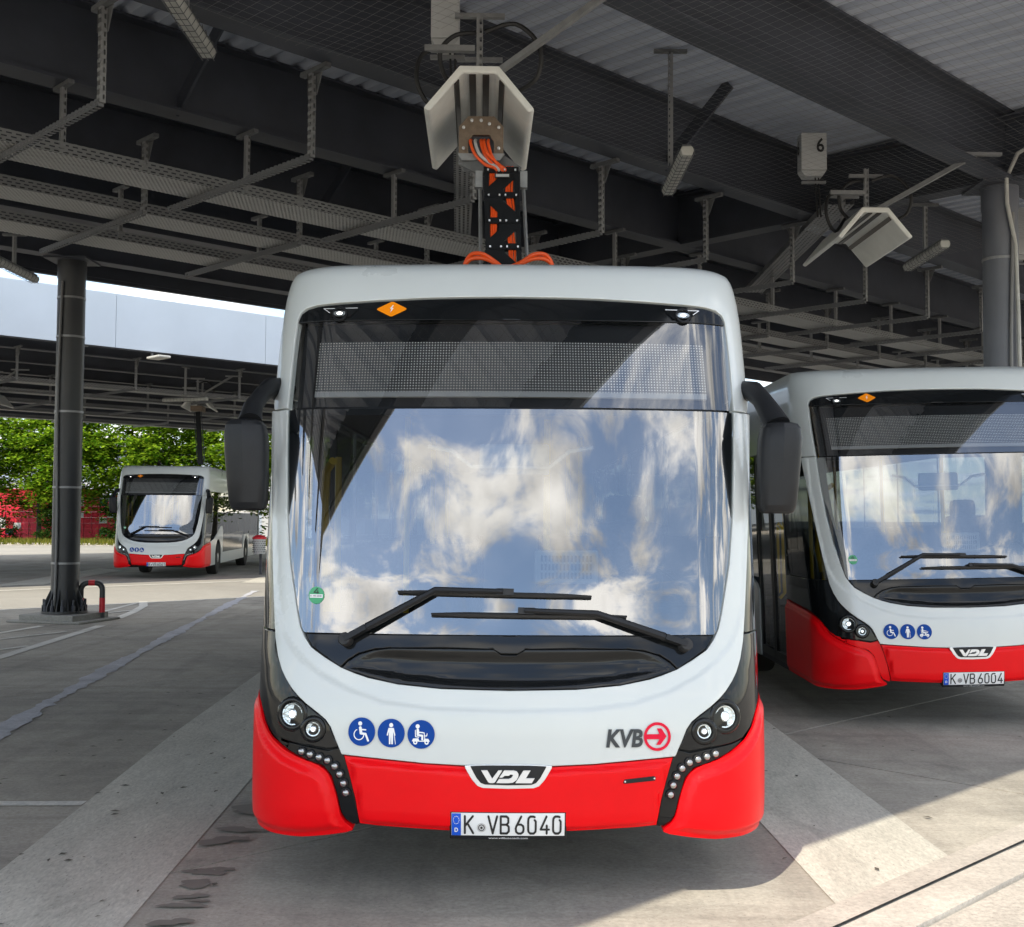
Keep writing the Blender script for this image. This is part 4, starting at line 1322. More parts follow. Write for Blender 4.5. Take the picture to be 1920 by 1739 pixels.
def bracket_proto(L):
    root = thing('tray_bracket', 'galvanised hanger with cantilever arm carrying the cable trays', 'bracket', (0, 0, 0), CROT, 'hanger brackets of the cable trays')
    MB().box((0, 0, 5.575), (.055, .05, .85)).build('hanger_post', M['perf_z'], root)
    hp = MB().box((0, -.05, 5.975), (.06, .42, .045))
    hp.prism([(-.02, 0), (.02, 0), (.02, -.02), (.0, -.22), (-.02, -.22)], lambda a, b, d: Vector((a * 1.6 + d, .03, 5.955 + b)), -.003, .003)
    hp.prism([(-.12, 0), (.12, 0), (.03, -.20), (-.03, -.20)], lambda a, b, d: Vector((.035 + d, a, 5.955 + b)), -.003, .003)
    hp.build('head_plate', M['galv_dark'], root)
    a = MB().box((0, L / 2, 5.155), (.05, L, .07))
    a.build('arm', M['perf_y'], root)
    MB().box((.03, L / 2, 5.19), (.014, L, .012)).build('arm_rail', M['galv'], root)
    return root
protos = {}
def put_bracket(u, v, L, label, group):
    if L not in protos:
        protos[L] = bracket_proto(L); o = protos[L]
    else:
        o = copy_tree(protos[L])
    o.location = UV(u, v)
    return tag(o, label, 'bracket', group)
ORD = {0: 'leftmost', 1: 'second from the left', 2: 'third from the left', 3: 'fourth from the left'}
for k in range(0, 18):
    u = 4.2 + 2.07 * k
    put_bracket(u, 9.2, 2.75, 'galvanised bracket in the near row under the first cable tray%s' % (', ' + ORD[k] if k in ORD else ', right of the pantograph'), 'near row of tray brackets')
    put_bracket(u - .15, 12.25, 2.82, 'galvanised bracket in the second row under the farther cable trays%s' % (', ' + ORD[k] if k in ORD else ', right of the pantograph'), 'second row of tray brackets')
# short extra hangers from the girder above each tray
hp_ = None
for k in range(0, 17):
    u = 4.75 + 2.07 * k
    for v in (11.25, 14.3):
        if hp_ is None:
            hp_ = thing('tray_hanger', 'short galvanised hanger between girder and cable tray', 'hanger', (0, 0, 0), CROT, 'short tray hangers')
            MB().box((0, 0, 5.62), (.05, .05, .74)).build('hanger_post', M['perf_z'], hp_)
            MB().box((0, 0, 5.975), (.06, .36, .04)).build('head_plate', M['galv_dark'], hp_)
            o = hp_
        else:
            o = copy_tree(hp_)
        o.location = UV(u, v)
# trays and brackets of the far canopy
for k, (va, w_) in enumerate(((31.2, .5), (34.0, .5), (37.0, .5), (40.0, .5), (43.0, .5))):
    cable_tray('cable tray under the far canopy, %s behind its fascia' % ('first', 'second', 'third', 'fourth', 'fifth')[k], -15, 60, va, va + w_, 5.25)
for k in range(0, 16):
    for v in (29.9, 35.5, 40.2):
        put_bracket(2.0 + 3.2 * k, v, 2.75, 'small tray bracket under the far canopy beyond the pale fascia', 'tray brackets of the far canopy')
# branch trays running back along the bays
def branch_tray(x0, y0, x1, y1, z, w, label):
    L = math.hypot(x1 - x0, y1 - y0)
    root = thing('branch_tray', label, 'cable tray', (x0, y0, z), math.atan2(y1 - y0, x1 - x0) - math.pi / 2)
    MB().box((0, L / 2, 0), (w, L, .003)).build('tray_floor', M['branch_perf'], root)
    for s in (-1, 1):
        MB().box((s * w / 2, L / 2, .04), (.004, L, .08)).build('tray_side', M['galv_dark'], root)
    return root
branch_tray(-.46, 10.9, -.80, 18.2, 5.93, .24, 'narrow perforated tray running back behind the white charging hood')
branch_tray(4.32, 15.3, 4.42, 21.4, 5.90, .34, 'sloping perforated tray behind the empty charging hood')

# ------------------------------------------------------------------ columns
def column(label, x, y, r, mat, straps, cable_side):
    root = thing('column', label, 'column', (x, y, 0))
    MB().lathe([(r, .16), (r, 5.66), (r + .012, 5.70), (r + .012, 6.0)], (0, 0, 0), (0, 0, 1), 40).build('shaft', mat, root, smooth=True)
    MB().box((0, 0, 5.985), (.7, .7, .03)).build('head_plate', M['steel_dark'], root)
    ft = MB().lathe([(r + .14, .14), (r + .14, .17), (r, .17)], (0, 0, 0), (0, 0, 1), 40).build('base_flange', mat, root)
    for k in range(12):
        an = 2 * math.pi * k / 12
        c, s = math.cos(an), math.sin(an)
        g = MB().prism([(r - .02, .17), (r + .13, .17), (r + .13, .24), (r, .52), (r - .02, .52)], lambda a, b, d: Vector((a * c - d * s, a * s + d * c, b)), -.01, .01)
        g.build('stiffener', mat, root)
        an += math.pi / 12
        MB().lathe([(.035, .14), (.035, .26), (.02, .27), (.02, .36), (0, .365)], (.0 + (r + .10) * math.cos(an), (r + .10) * math.sin(an), 0), (0, 0, 1), 8).build('anchor_bolt', M['steel_dark'], root)
    for z in straps:
        MB().lathe([(r + .004, z - .018), (r + .008, z - .015), (r + .008, z + .015), (r + .004, z + .018)], (0, 0, 0), (0, 0, 1), 40).build('strap', M['galv'], root, smooth=True)
    rr = random.Random(int(abs(x * 10)))
    a0 = cable_side
    pts = []
    for i in range(40):
        z = .2 + 5.4 * i / 39
        a = a0 + .10 * math.sin(z * 1.3)
        q = r + .028
        pts.append((q * math.cos(a), q * math.sin(a), z))
    MB().tube(pts, .022, 8).build('conduit', M['conduit'], root, smooth=True)
    pb = MB().box((0, 0, .07), (1.0, 1.0, .12)); pb.box((.0, 0, .02), (1.35, 1.15, .04))
    pl = pb.build('plinth', M['plinth'], root, bevel=.015)
    pl.rotation_euler = (0, 0, rad(-14))
    return root
column('black round steel column on a concrete plinth beside the striped hoop', -7.37, 19.45, .222, M['pillar'], (.95, 2.2, 3.45, 4.7, 5.35), rad(-110))
column('grey round steel column rising behind the right-hand bus', 6.18, 14.75, .215, M['pillar_grey'], (1.2, 2.5, 3.55, 5.05), rad(-80))
# free conduit arching from the right column to the girder
MB().tube([(6.32, 14.53, 3.0), (6.30, 14.52, 4.3), (6.27, 14.51, 5.2), (6.16, 14.48, 5.7), (6.12, 14.4, 6.0), (6.22, 14.3, 6.28), (6.5, 14.3, 6.45), (6.9, 14.4, 6.55)], .026, 8).build('conduit', M['fixture'], bpy.data.objects['column.001'], smooth=True).location = (-6.18, -14.75, 0)

# ------------------------------------------------------------------ charging hoods
def hood(label, x, y, rz=0.0, z=5.08, posts=True):
    root = thing('charging_hood', label, 'charging hood', (x, y, z), rz, 'charging hoods under the canopies')
    L = 1.65
    out = [(-.455, -.012), (-.16, .345), (.16, .345), (.455, -.012)]
    th = .055
    inn = [(-.405, -.035), (-.135, .285), (.135, .285), (.405, -.035)]
    pr = out + inn[::-1]
    sh = MB().prism(pr, lambda a, b, d: Vector((a, d, b)), 0, L)
    shell = sh.build('hood_shell', M['hood'], root, bevel=.018)
    for x_, w_ in ((-.055, .055), (.055, .055)):
        MB().box((x_, L / 2, .280), (w_, L - .06, .012)).build('contact_bar', M['copper'], root)
    for s in (-1, 1):
        n = Vector((s * .32, 0, .27)).normalized()
        c = Vector((s * .185, L / 2, .218))
        MB().box(c, (.012, L - .06, .055), Matrix.Rotation(s * rad(-40), 3, 'Y')).build('contact_bar', M['copper'], root)
    # hanging gear
    for yy in (.35, 1.30):
        MB().box((0, yy, .345 + .28), (.055, .055, .58)).build('post', M['perf_z'], root)
        MB().box((0, yy, 5.985 - z), (.42, .05, .035)).build('post_head', M['galv'], root)
    MB().bar((.12, .35, .40), (1.12, -.25, .92), .05, .05).build('diagonal_stay', M['galv'], root)
    MB().bar((.92, -.25, .925), (1.42, -.25, .925), .06, .035).build('stay_head', M['galv'], root)
    MB().box((-.25, .3, .60), (.42, .06, .05)).build('cross_arm', M['galv'], root)
    for a in (((-.30, .35, .62), (-.48, .30, .55), (-.52, .25, .30), (-.40, .30, .12), (-.25, .4, .30)), ((.05, .3, .75), (.30, .25, .80), (.50, .22, .60), (.48, .25, .35), (.30, .35, .25)),
              ((.0, .4, .78), (-.2, .35, .74), (-.33, .35, .60), (-.30, .4, .42), (-.2, .45, .33))):
        sm = []
        P4 = [Vector(q) for q in a]
        for i in range(len(P4) - 1):
            for t in range(5):
                f = t / 5
                p0 = P4[max(0, i - 1)]; p1 = P4[i]; p2 = P4[i + 1]; p3 = P4[min(len(P4) - 1, i + 2)]
                sm.append(.5 * ((2 * p1) + (-p0 + p2) * f + (2 * p0 - 5 * p1 + 4 * p2 - p3) * f * f + (-p0 + 3 * p1 - 3 * p2 + p3) * f ** 3))
        sm.append(P4[-1])
        MB().tube(sm, .020, 8).build('hood_cable', M['rubber'], root, smooth=True)
    return root
hood('white charging hood lowered over the raised pantograph of the front bus', -.285, 9.38, rad(1.5))
hood('empty white charging hood above the right-hand bus', 4.35, 13.95, rad(1.0), z=5.16)
hood('white charging hood above the distant bus', -9.75, 36.0, rad(6))
hood('white charging hood cut by the left edge of the picture', -15.3, 33.6, rad(6), z=4.95)

def number_box(label, x, y, z0, num, w=.32, h=.52, d=.22, nx=.07, side=True):
    root = thing('number_box', label, 'control box', (x, y, z0))
    MB().box((0, d / 2, h / 2 + .05), (w, d, h - .05)).build('case', M['box_grey'], root, bevel=.01)
    MB().prism([(-w / 2, .07), (w / 2, .07), (w / 2 - .05, 0), (-w / 2 + .05, 0)], lambda a, b, q: Vector((a, q, b)), .02, d - .02).build('gland_box', M['box_grey'], root)
    if num:
        pts, fs = text_mesh(num, 1.0, 0, 1.0, .02)
        hh = .17
        sc_ = hh / .70
        MB().add([(nx + p[0] * sc_ * .85, -.006, h - .22 + p[1] * sc_) for p in pts], fs).build('numeral', M['plate_black'], root)
        if side:
            MB().add([(-w / 2 - .006, .13 - p[0] * sc_ * .85 + .05, h - .22 + p[1] * sc_) for p in pts], fs).build('numeral', M['plate_black'], root)
    MB().box((.02, d / 2, -.06), (.30, .05, .03)).build('bracket', M['galv'], root)
    for q in (.04, .08):
        MB().tube([(q, d / 2, .02), (q + .01, d / 2, -.2), (q + .03, d / 2, -.5)], .010, 6).build('cable', M['rubber'], root)
    return root
number_box('grey control box numbered 6 hanging beside the empty charging hood', 3.76, 14.5, 6.05, '6', nx=.03)
number_box('grey control box above the hood of the front bus', -.60, 9.9, 5.80, '', w=.24, h=.62)
number_box('grey control box numbered 5 behind the grey column', 8.35, 19.0, 6.02, '5', w=.55, h=.85, nx=-.24, side=False)

# ------------------------------------------------------------------ strip lamps (unlit) below the roof
def strip_lamp(label, x, y, z, L=1.45, rz=0.0, hang=.45, off=0.0):
    root = thing('strip_lamp', label, 'lamp', (x, y, z), rz, 'strip lamps under the canopies')
    sec = [(-.055, .05), (-.07, .01), (-.05, -.04), (.05, -.04), (.07, .01), (.055, .05)]
    MB().prism(sec, lambda a, b, d: Vector((a, d, b)), -L / 2, L / 2).build('diffuser', M['fixture'], root, bevel=.012)
    MB().box((0, 0, .062), (.09, L * .96, .03)).build('lamp_back', M['galv_dark'], root)
    cg = MB()
    for k in range(13):
        yy = -L / 2 + L * (k + .5) / 13
        cg.tube([(-.075, yy, .05), (-.085, yy, .0), (-.05, yy, -.055), (.05, yy, -.055), (.085, yy, 0), (.075, yy, .05)], .0035, 4)
    for xx in (-.05, 0, .05):
        cg.tube([(xx, -L / 2, -.055), (xx, L / 2, -.055)], .0035, 4)
    tag(cg.build('wire_guard', M['galv_dark'], root), kind='stuff')
    MB().box((off, 0, .08 + hang / 2), (.05, .05, hang)).build('hanger', M['perf_z'], root)
    MB().box((off, 0, .08 + hang), (.36, .05, .035)).build('hanger_head', M['galv_dark'], root)
    return root
strip_lamp('caged strip lamp at the top left under the near canopy', -2.63, 9.2, 5.72, hang=.2)
strip_lamp('caged strip lamp right of the front bus pantograph', 1.76, 12.5, 5.48, L=1.5, hang=1.25, off=-.07)
strip_lamp('strip lamp between the empty charging hood and the grey column', 5.53, 15.6, 5.28, hang=.62)
strip_lamp('strip lamp at the left edge beside the black column', -7.55, 17.6, 5.45, L=1.6, hang=.45)
strip_lamp('strip lamp under the far canopy left of the distant hood', -9.4, 33.6, 5.05, L=1.5, rz=rad(70), hang=.85)
# flood lamp, signal lamp and bracket on the far fascia
fl = thing('flood_lamp', 'slim flood lamp bracketed below the pale fascia', 'lamp', UV(13.8, 27.05, 5.62), CROT)
MB().box((0, -.35, 0), (.34, .62, .06)).build('lamp_head', M['fixture'], fl, bevel=.02)
MB().bar((0, 0, -.02), (0, 0, .16), .05, .05).build('lamp_arm', M['galv_dark'], fl)
sg_ = thing('signal_lamp', 'small green and red signal lamp hanging below the fascia', 'signal', UV(12.0, 27.25, 5.06), CROT)
MB().lathe([(.045, .0), (.045, .16)], (0, 0, 0), (0, 0, 1), 14).build('red_lens', M['barrier_red'], sg_)
MB().lathe([(.045, .17), (.045, .28)], (0, 0, 0), (0, 0, 1), 14).build('grey_segment', M['galv_dark'], sg_)
MB().lathe([(.045, .29), (.045, .42)], (0, 0, 0), (0, 0, 1), 14).build('green_lens', M['sticker_green'], sg_)
MB().bar((0, 0, .42), (0, 0, .74), .03, .03).build('stem', M['galv'], sg_)
MB().box((0, 0, .73), (.5, .05, .03)).build('mounting_rail', M['galv'], sg_)
sp_ = thing('alarm_sounder', 'small red alarm sounder under the near canopy', 'alarm', UV(13.1, 16.7, 5.55), CROT)
MB().lathe([(.07, 0), (.08, .03), (.08, .09), (.05, .12), (.05, .16)], (0, 0, 0), (0, 0, 1), 16).build('sounder_body', M['barrier_red'], sp_, smooth=True)
MB().lathe([(.06, 0), (.06, .05), (.03, .09), (0, .09)], (.16, 0, .02), (0, 0, 1), 14).build('horn', M['barrier_red'], sp_)
MB().bar((0, 0, .16), (0, 0, .46), .03, .03).build('stem', M['galv_dark'], sp_)
MB().box((.08, 0, .10), (.14, .04, .03)).build('yoke', M['galv_dark'], sp_)

# striped steel hoop beside the black column
hp = thing('hoop_barrier', 'dark tubular hoop barrier with red bands beside the black column', 'barrier', (-6.98, 19.6, 0), rad(12))
path = [(-.17, 0, 0), (-.17, 0, .50)] + [(-.17 + .12 * (1 - math.cos(t)), 0, .50 + .12 * math.sin(t)) for t in [math.pi / 2 * i / 6 for i in range(1, 7)]]
path += [(.05 + .12 * math.sin(t), 0, .50 + .12 * math.cos(t)) for t in [math.pi / 2 * i / 6 for i in range(0, 7)]] + [(.17, 0, 0)]
MB().tube(path, .046, 14).build('hoop_tube', M['pillar'], hp, smooth=True)
for s in (-1, 1):
    MB().lathe([(.0485, .13), (.0485, .37)], (s * .17, 0, 0), (0, 0, 1), 14).build('red_band', M['barrier_red'], hp, smooth=True)
MB().tube([(-.05, 0, .62), (.05, 0, .62)], .0485, 14).build('red_band', M['barrier_red'], hp, smooth=True)
for s in (-1, 1):
    MB().box((s * .17, 0, .012), (.16, .16, .012)).build('foot_plate', M['steel_dark'], hp)

# litter bin by the lane
bn_ = thing('litter_bin', 'grey perforated litter bin with a red lid on a dark post', 'bin', (-7.42, 34.6, 0))
MB().lathe([(.17, .62), (.19, 1.05)], (0, 0, 0), (0, 0, 1), 20).build('basket', M['box_grey'], bn_, smooth=True)
MB().lathe([(.205, 1.05), (.205, 1.10), (.10, 1.16), (0, 1.17)], (0, 0, 0), (0, 0, 1), 20).build('lid', M['barrier_red'], bn_, smooth=True)
MB().bar((0, .22, 0), (0, .22, 1.1), .07, .07).build('post', M['steel_dark'], bn_)
hb = MB()
for r in range(6):
    for k in range(9):
        an = -math.pi + math.pi * (k + .5 * (r % 2)) / 9
        hb.box((.190 * math.cos(an), .190 * math.sin(an), .68 + .06 * r), (.02, .02, .02), Matrix.Rotation(an, 3, 'Z'))
tag(hb.build('perforation', M['plate_black'], bn_), kind='stuff')

# bird netting stretched below the near bays of the roof
nt_ = MB()
u0, u1, v0, v1, zn = 1.5, 17.5, 2.6, 8.6, 5.97
st_ = .11
def strand(a, b):
    a, b = Vector(a), Vector(b)
    d = (b - a).normalized(); s = d.cross(Vector((0, 0, 1))) * .0011; q = Vector((0, 0, .0015))
    nt_.add([a - s, a + s, a + q, b - s, b + s, b + q], [(0, 1, 4, 3), (1, 2, 5, 4), (2, 0, 3, 5)])
def sag(u, v):
    return zn - .05 * math.sin((u - u0) * 1.9) ** 2 - .05 * math.sin((v - v0) * 1.4) ** 2
k = 0
while v0 + k * st_ <= v1:
    v = v0 + k * st_
    pts = [UV(u0 + (u1 - u0) * i / 16, v, sag(u0 + (u1 - u0) * i / 16, v)) for i in range(17)]
    for a, b in zip(pts[:-1], pts[1:]): strand(a, b)
    k += 1
k = 0
while u0 + k * st_ <= u1:
    u = u0 + k * st_
    pts = [UV(u, v0 + (v1 - v0) * i / 8, sag(u, v0 + (v1 - v0) * i / 8)) for i in range(9)]
    for a, b in zip(pts[:-1], pts[1:]): strand(a, b)
    k += 1
tag(nt_.build('bird_net', M['conduit'], fix=False), 'fine wire bird netting stretched under the canopy roof', 'net', kind='stuff')
# ------------------------------------------------------------------ buses
bus = thing('bus', 'white and red electric city bus facing the camera, plate K VB 6040', 'bus', (-.008, 5.33, 0), 0.0, 'parked electric buses')
make_bus(bus, '6040', True)
def child(root, name):
    return [c for c in root.children if c.name.split('.')[0] == name]
def descend(root, name):
    out = []
    for c in root.children:
        if c.name.split('.')[0] == name: out.append(c)
        out += descend(c, name)
    return out
def renumber(root, number):
    """a copied bus gets its own plate"""
    pl = descend(root, 'number_plate')[0]
    for o in descend(root, 'plate_character') + descend(root, 'badge_lettering'):
        bpy.data.objects.remove(o)
    plate_text(pl, number)
    add_text(descend(root, 'emission_badge')[0], 'badge_lettering', 'K-VB ' + number, M['plate_black'], -.950, 1.3845, .008, .058, .0012)
bus_r = copy_tree(bus)
bus_r['label'] = 'white and red electric bus on the right, cut by the frame, plate K VB 6004'
bus_r.location = (3.885, 9.90, .045)
bus_r.rotation_euler = (0, rad(-1.5), 0)
renumber(bus_r, '6004')
for o in child(bus_r, 'mirror_housing'):
    if sum(v.co.x for v in o.data.vertices) < 0:        # the photograph shows none on this side
        for c in list(o.children):
            bpy.data.objects.remove(c)
        bpy.data.objects.remove(o)
# this bus has no running lights: its red corners reach the bumper seam
for o in child(bus_r, 'running_light'):
    for c in list(o.children):
        bpy.data.objects.remove(c)
    bpy.data.objects.remove(o)
for o in child(bus_r, 'light_strip'):
    o.data = o.data.copy()
    o.data.materials[0] = M['red']
    o.name = 'corner_infill'
bus_l = copy_tree(bus)
bus_l['label'] = 'distant white and red electric bus before the trees, plate K VB 6061'
bus_l.location = (-9.72, 32.2, 0)
bus_l.rotation_euler = (0, 0, rad(5.0))
renumber(bus_l, '6061')
# operator's lettering on the front bus only
sur = child(bus, 'front_surround')[0]
K_ = [(0, 0), (.030, .0), (.0335, .031), (.055, 0), (.088, 0), (.054, .041), (.098, .082), (.066, .082), (.036, .052), (.0395, .082), (.010, .082)]
add_text(sur, 'operator_lettering', 'KVB', M['logo_dark'], .446, .7335, .074, .170, .0225, shear=.16, bold=.035)
lg = [ring(0, 0, .063, .0505, 40)]
lg += [poly([(-.052, -.011), (-.052, .011), (.010, .011), (.010, -.011)]), poly([(.009, .0), (.009, .011), (.009, .013), (-.002, .036), (.019, .036), (.043, .001), (.014, -.036), (-.006, -.036), (.009, -.013)])]
decal('operator_emblem', lg, M['logo_red'], sur, .683, .775, .0225)
# service flap catch on the right-hand bus corner
fl_o = [(1.36, .47), (1.70, .47), (1.72, .50), (1.72, .72), (1.68, .76), (1.36, .70), (1.34, .66), (1.34, .50)]
# ---- raised pantograph of the front bus
pan = MB()
px, py = -.02, 4.20          # local to the bus
ax_, az = .02, 3.55
base = MB().box((-.02, 4.35, 3.50), (.95, 1.3, .10)); base.box((-.02, 4.3, 3.30), (.8, 1.0, .32))
pb = base.build('pantograph_base', M['core'], bus)
arm = MB()
lo, hi = Vector((-.055, 4.18, 3.50)), Vector((-.10, 4.50, 4.72))
d_ = (hi - lo).normalized()
xh = Vector((1, 0, 0)); nh = d_.cross(xh).normalized()
def ap(a, b, c=0):
    return lo + d_ * b + xh * a + nh * c
Lh = (hi - lo).length
def holed(b0, b1, parts):
    pass
HW = .148
arm.bar(ap(-HW + .02, 0), ap(-HW + .02, Lh), .04, .035, nh); arm.bar(ap(HW - .02, 0), ap(HW - .02, Lh), .04, .035, nh)
nb = 5
for k in range(nb + 1):
    b = .03 + (Lh - .06) * k / nb
    arm.bar(ap(-HW, b), ap(HW, b), .055, .045, nh)
    if k < nb:
        b2 = .03 + (Lh - .06) * (k + 1) / nb
        arm.bar(ap(-HW + .03, b2 if k % 2 else b), ap(HW - .03, b if k % 2 else b2), .105, .030, nh)
arm.bar(ap(-.012, 0), ap(-.012, Lh), .045, .028, nh)
arm_o = arm.build('pantograph_arm', M['satin_black'], bus)
bl = MB()
for k in range(nb + 1):
    b = .03 + (Lh - .06) * k / nb
    for a in (-.11, -.02, .03, .12):
        bl.box(ap(a, b, .0) + Vector((0, -.035, 0)), (.014, .02, .014))
tag(bl.build('arm_bolts', M['silver'], arm_o), kind='stuff')
for a in (-.095, -.075, -.055, .045, .065, .09):
    MB().tube([ap(a + .008 * math.sin(i * 2.1), Lh * i / 10, -.045) + Vector((0, .05, 0)) for i in range(11)], .0105, 8).build('power_cable', M['orange_cable'], arm_o, smooth=True)
for s in (-1, 1):
    MB().tube([ap(s * .20, -.1) + Vector((0, .1, 0)), ap(s * .185, Lh - .15) + Vector((0, .1, 0))], .016, 8).build('guide_rod', M['galv'], arm_o, smooth=True)
    MB().box(ap(s * .19, Lh - .1) + Vector((0, .06, 0)), (.06, .08, .14)).build('rod_joint', M['galv'], arm_o)
tgx = MB().box(ap(.0, Lh - .09) + Vector((.01, -.045, 0)), (.13, .012, .035)).build('type_plate', M['plate_black'], arm_o)
MB().box(ap(.0, Lh - .09) + Vector((.01, -.053, 0)), (.11, .004, .022)).build('plate_print', M['box_grey'], tgx)
# head with its octagonal contact plate
hc = Vector((-.272, 4.55, 5.02))
oc = [(-.19, -.16), (-.19, .07), (-.11, .16), (.11, .16), (.19, .07), (.19, -.16), (.11, -.16), (.11, -.06), (.07, .0), (-.07, .0), (-.11, -.06), (-.11, -.16)]
hd = MB().prism(oc, lambda a, b, d: hc + Vector((a, d, b)), 0, .04).build('contact_head', M['bronze'], bus)
MB().box(hc + Vector((0, .45, .03)), (.30, .80, .12)).build('contact_carriage', M['steel_dark'], hd)
for a, b in ((0, .12), (-.15, .06), (.15, .06), (-.15, -.12), (.15, -.12), (.07, .09), (-.08, .12)):
    MB().lathe([(.014, 0), (.014, .016), (.008, .02), (0, .02)], hc + Vector((a, -.002, b)), (0, -1, 0), 10).build('head_bolt', M['silver'], hd, smooth=True)
MB().prism([(-.20, -.17), (.20, -.17), (.16, -.23), (-.16, -.23)], lambda a, b, d: hc + Vector((a, d, b)), -.03, .30).build('head_yoke', M['galv'], hd)
MB().bar(hc + Vector((-.17, .05, -.20)), hi + Vector((-.12, .05, -.02)), .05, .10).build('head_link', M['galv_dark'], hd)
MB().bar(hc + Vector((.16, .05, -.20)), hi + Vector((.14, .05, -.02)), .05, .10).build('head_link', M['galv_dark'], hd)
def spline(pts, n=8):
    P4 = [Vector(q) for q in pts]
    sm = []
    for i in range(len(P4) - 1):
        p0 = P4[max(0, i - 1)]; p1 = P4[i]; p2 = P4[i + 1]; p3 = P4[min(len(P4) - 1, i + 2)]
        for t in range(n):
            f = t / n
            sm.append(.5 * ((2 * p1) + (-p0 + p2) * f + (2 * p0 - 5 * p1 + 4 * p2 - p3) * f * f + (-p0 + 3 * p1 - 3 * p2 + p3) * f ** 3))
    sm.append(P4[-1])
    return sm
for k, (a, q) in enumerate(((-.085, 0), (-.045, .02), (.005, .0), (.03, .03), (.065, .0))):
    MB().tube(spline([hc + Vector((a, .08, -.02)), hc + Vector((a - .005, -.05, -.08)), hc + Vector((a * .9 + .03, -.09 - q, -.20)), hc + Vector((a * .7 + .10, -.07, -.28 + q)), hi + Vector((a * .5, -.03, -.02)), hi + Vector((a * .5, .02, -.1))]), .0135, 8).build('power_cable', M['orange_cable'] if k != 1 else M['box_grey'], hd, smooth=True)
for s in (-1, 1):
    for q in (0, .035):
        MB().tube(spline([(-.05 + s * .04, 4.15, 3.80), (-.03 + s * .11, 4.08, 3.815 + q * .3), (-.03 + s * .21, 4.05, 3.845 + q), (-.03 + s * .31, 4.08, 3.840 + q), (-.03 + s * .365, 4.12, 3.76), (-.03 + s * .38, 4.15, 3.50)]), .017, 8).build('power_cable', M['orange_cable'], pb, smooth=True)
MB().tube(spline([(-.06, 4.12, 3.75), (-.04, 4.08, 3.72), (-.10, 4.06, 3.66), (-.16, 4.1, 3.55)]), .013, 8).build('signal_cable', M['box_grey'], pb, smooth=True)
# simple raised pantograph on the distant bus
MB().bar((.45, 4.0, 3.3), (.30, 4.2, 4.95), .15, .05, (0, 1, 0)).build('pantograph_arm', M['satin_black'], bus_l)
for s in (-1, 1):
    MB().tube([(.45 + s * .11, 4.02, 3.4), (.30 + s * .11, 4.18, 4.95)], .014, 6).build('guide_rod', M['steel_dark'], bus_l)
MB().box((.28, 4.35, 5.05), (.36, .6, .16)).build('contact_head', M['bronze'], bus_l)

# ------------------------------------------------------------------ verge, trees, crates, hall beyond the yard
def leaf_mat(name, c0, c1):
    m, nt, b = new_mat(name)
    nt.nodes.remove(b)
    geo = N(nt, 'ShaderNodeNewGeometry')
    mx = N(nt, 'ShaderNodeMix', data_type='RGBA')
    nt.links.new(geo.outputs['Random Per Island'], mx.inputs['Factor'])
    mx.inputs['A'].default_value = rgba(c0); mx.inputs['B'].default_value = rgba(c1)
    df = N(nt, 'ShaderNodeBsdfDiffuse'); tl = N(nt, 'ShaderNodeBsdfTranslucent')
    nt.links.new(mx.outputs['Result'], df.inputs['Color']); nt.links.new(mx.outputs['Result'], tl.inputs['Color'])
    ms = N(nt, 'ShaderNodeMixShader'); ms.inputs['Fac'].default_value = .45
    nt.links.new(df.outputs[0], ms.inputs[1]); nt.links.new(tl.outputs[0], ms.inputs[2])
    nt.links.new(ms.outputs[0], nt.nodes['Material Output'].inputs['Surface'])
    return m
M['leaf'] = leaf_mat('tree_leaves', (.06, .17, .010), (.32, .46, .03))
M['leaf_dark'] = leaf_mat('shrub_leaves', (.02, .055, .010), (.06, .11, .02))
M['grass'] = leaf_mat('grass', (.10, .14, .02), (.30, .28, .06))
M['bark'] = surf_mat('bark', (.05, .042, .035), .9, noise=.3, nscale=5)
def leaves(rng, centres, per, spread, size):
    mb = MB()
    for c, sp in centres:
        for _ in range(per):
            p = Vector((rng.gauss(0, sp), rng.gauss(0, sp), rng.gauss(0, sp * .45))) + c
            L = rng.uniform(size * .6, size * 1.2)
            d = Vector((rng.uniform(-1, 1), rng.uniform(-1, 1), rng.uniform(-.5, .25))).normalized()
            s = d.cross(Vector((rng.uniform(-.4, .4), rng.uniform(-.4, .4), 1))).normalized() * L * .36
            mb.add([p, p + d * L * .5 + s, p + d * L, p + d * L * .5 - s], [(0, 1, 2, 3)])
    return mb
def tree_meshes(seed, H_=9.0, R=3.0, z0=1.6, nc=330, per=46):
    rng = random.Random(seed)
    tk = MB().tube([(0, 0, 0), (.05, .02, 1.2), (-.03, .05, 3.0), (.06, 0, 5.5), (0, 0, H_ * .85)], .14, 10, True, [.17, .14, .12, .085, .03])
    cs = []
    for k in range(16):
        z = rng.uniform(z0, H_ * .85); an = rng.uniform(0, 6.28); L = R * rng.uniform(.6, 1.0) * (1 - .3 * abs(z - H_ * .5) / H_)
        e = Vector((math.cos(an) * L, math.sin(an) * L, z + rng.uniform(.2, 1.0)))
        tk.tube([(0, 0, z), (e.x * .5, e.y * .5, z + .35), tuple(e)], .04, 6, True, [.05, .035, .012])
    for k in range(nc):
        while True:
            x, y, z = rng.uniform(-1, 1), rng.uniform(-1, 1), rng.uniform(-1, 1)
            q = x * x + y * y + z * z
            if .12 < q < 1: break
        w = R * (1.0 - .25 * max(0, z)) * rng.uniform(.85, 1.1)
        cs.append((Vector((x * w, y * w, z0 + (H_ - z0) * (z + 1) / 2)), rng.uniform(.22, .42)))
    return tk.mesh('trunk', M['bark'], smooth=True), leaves(rng, cs, per, .4, .27).mesh('crown', M['leaf'], fix=False)
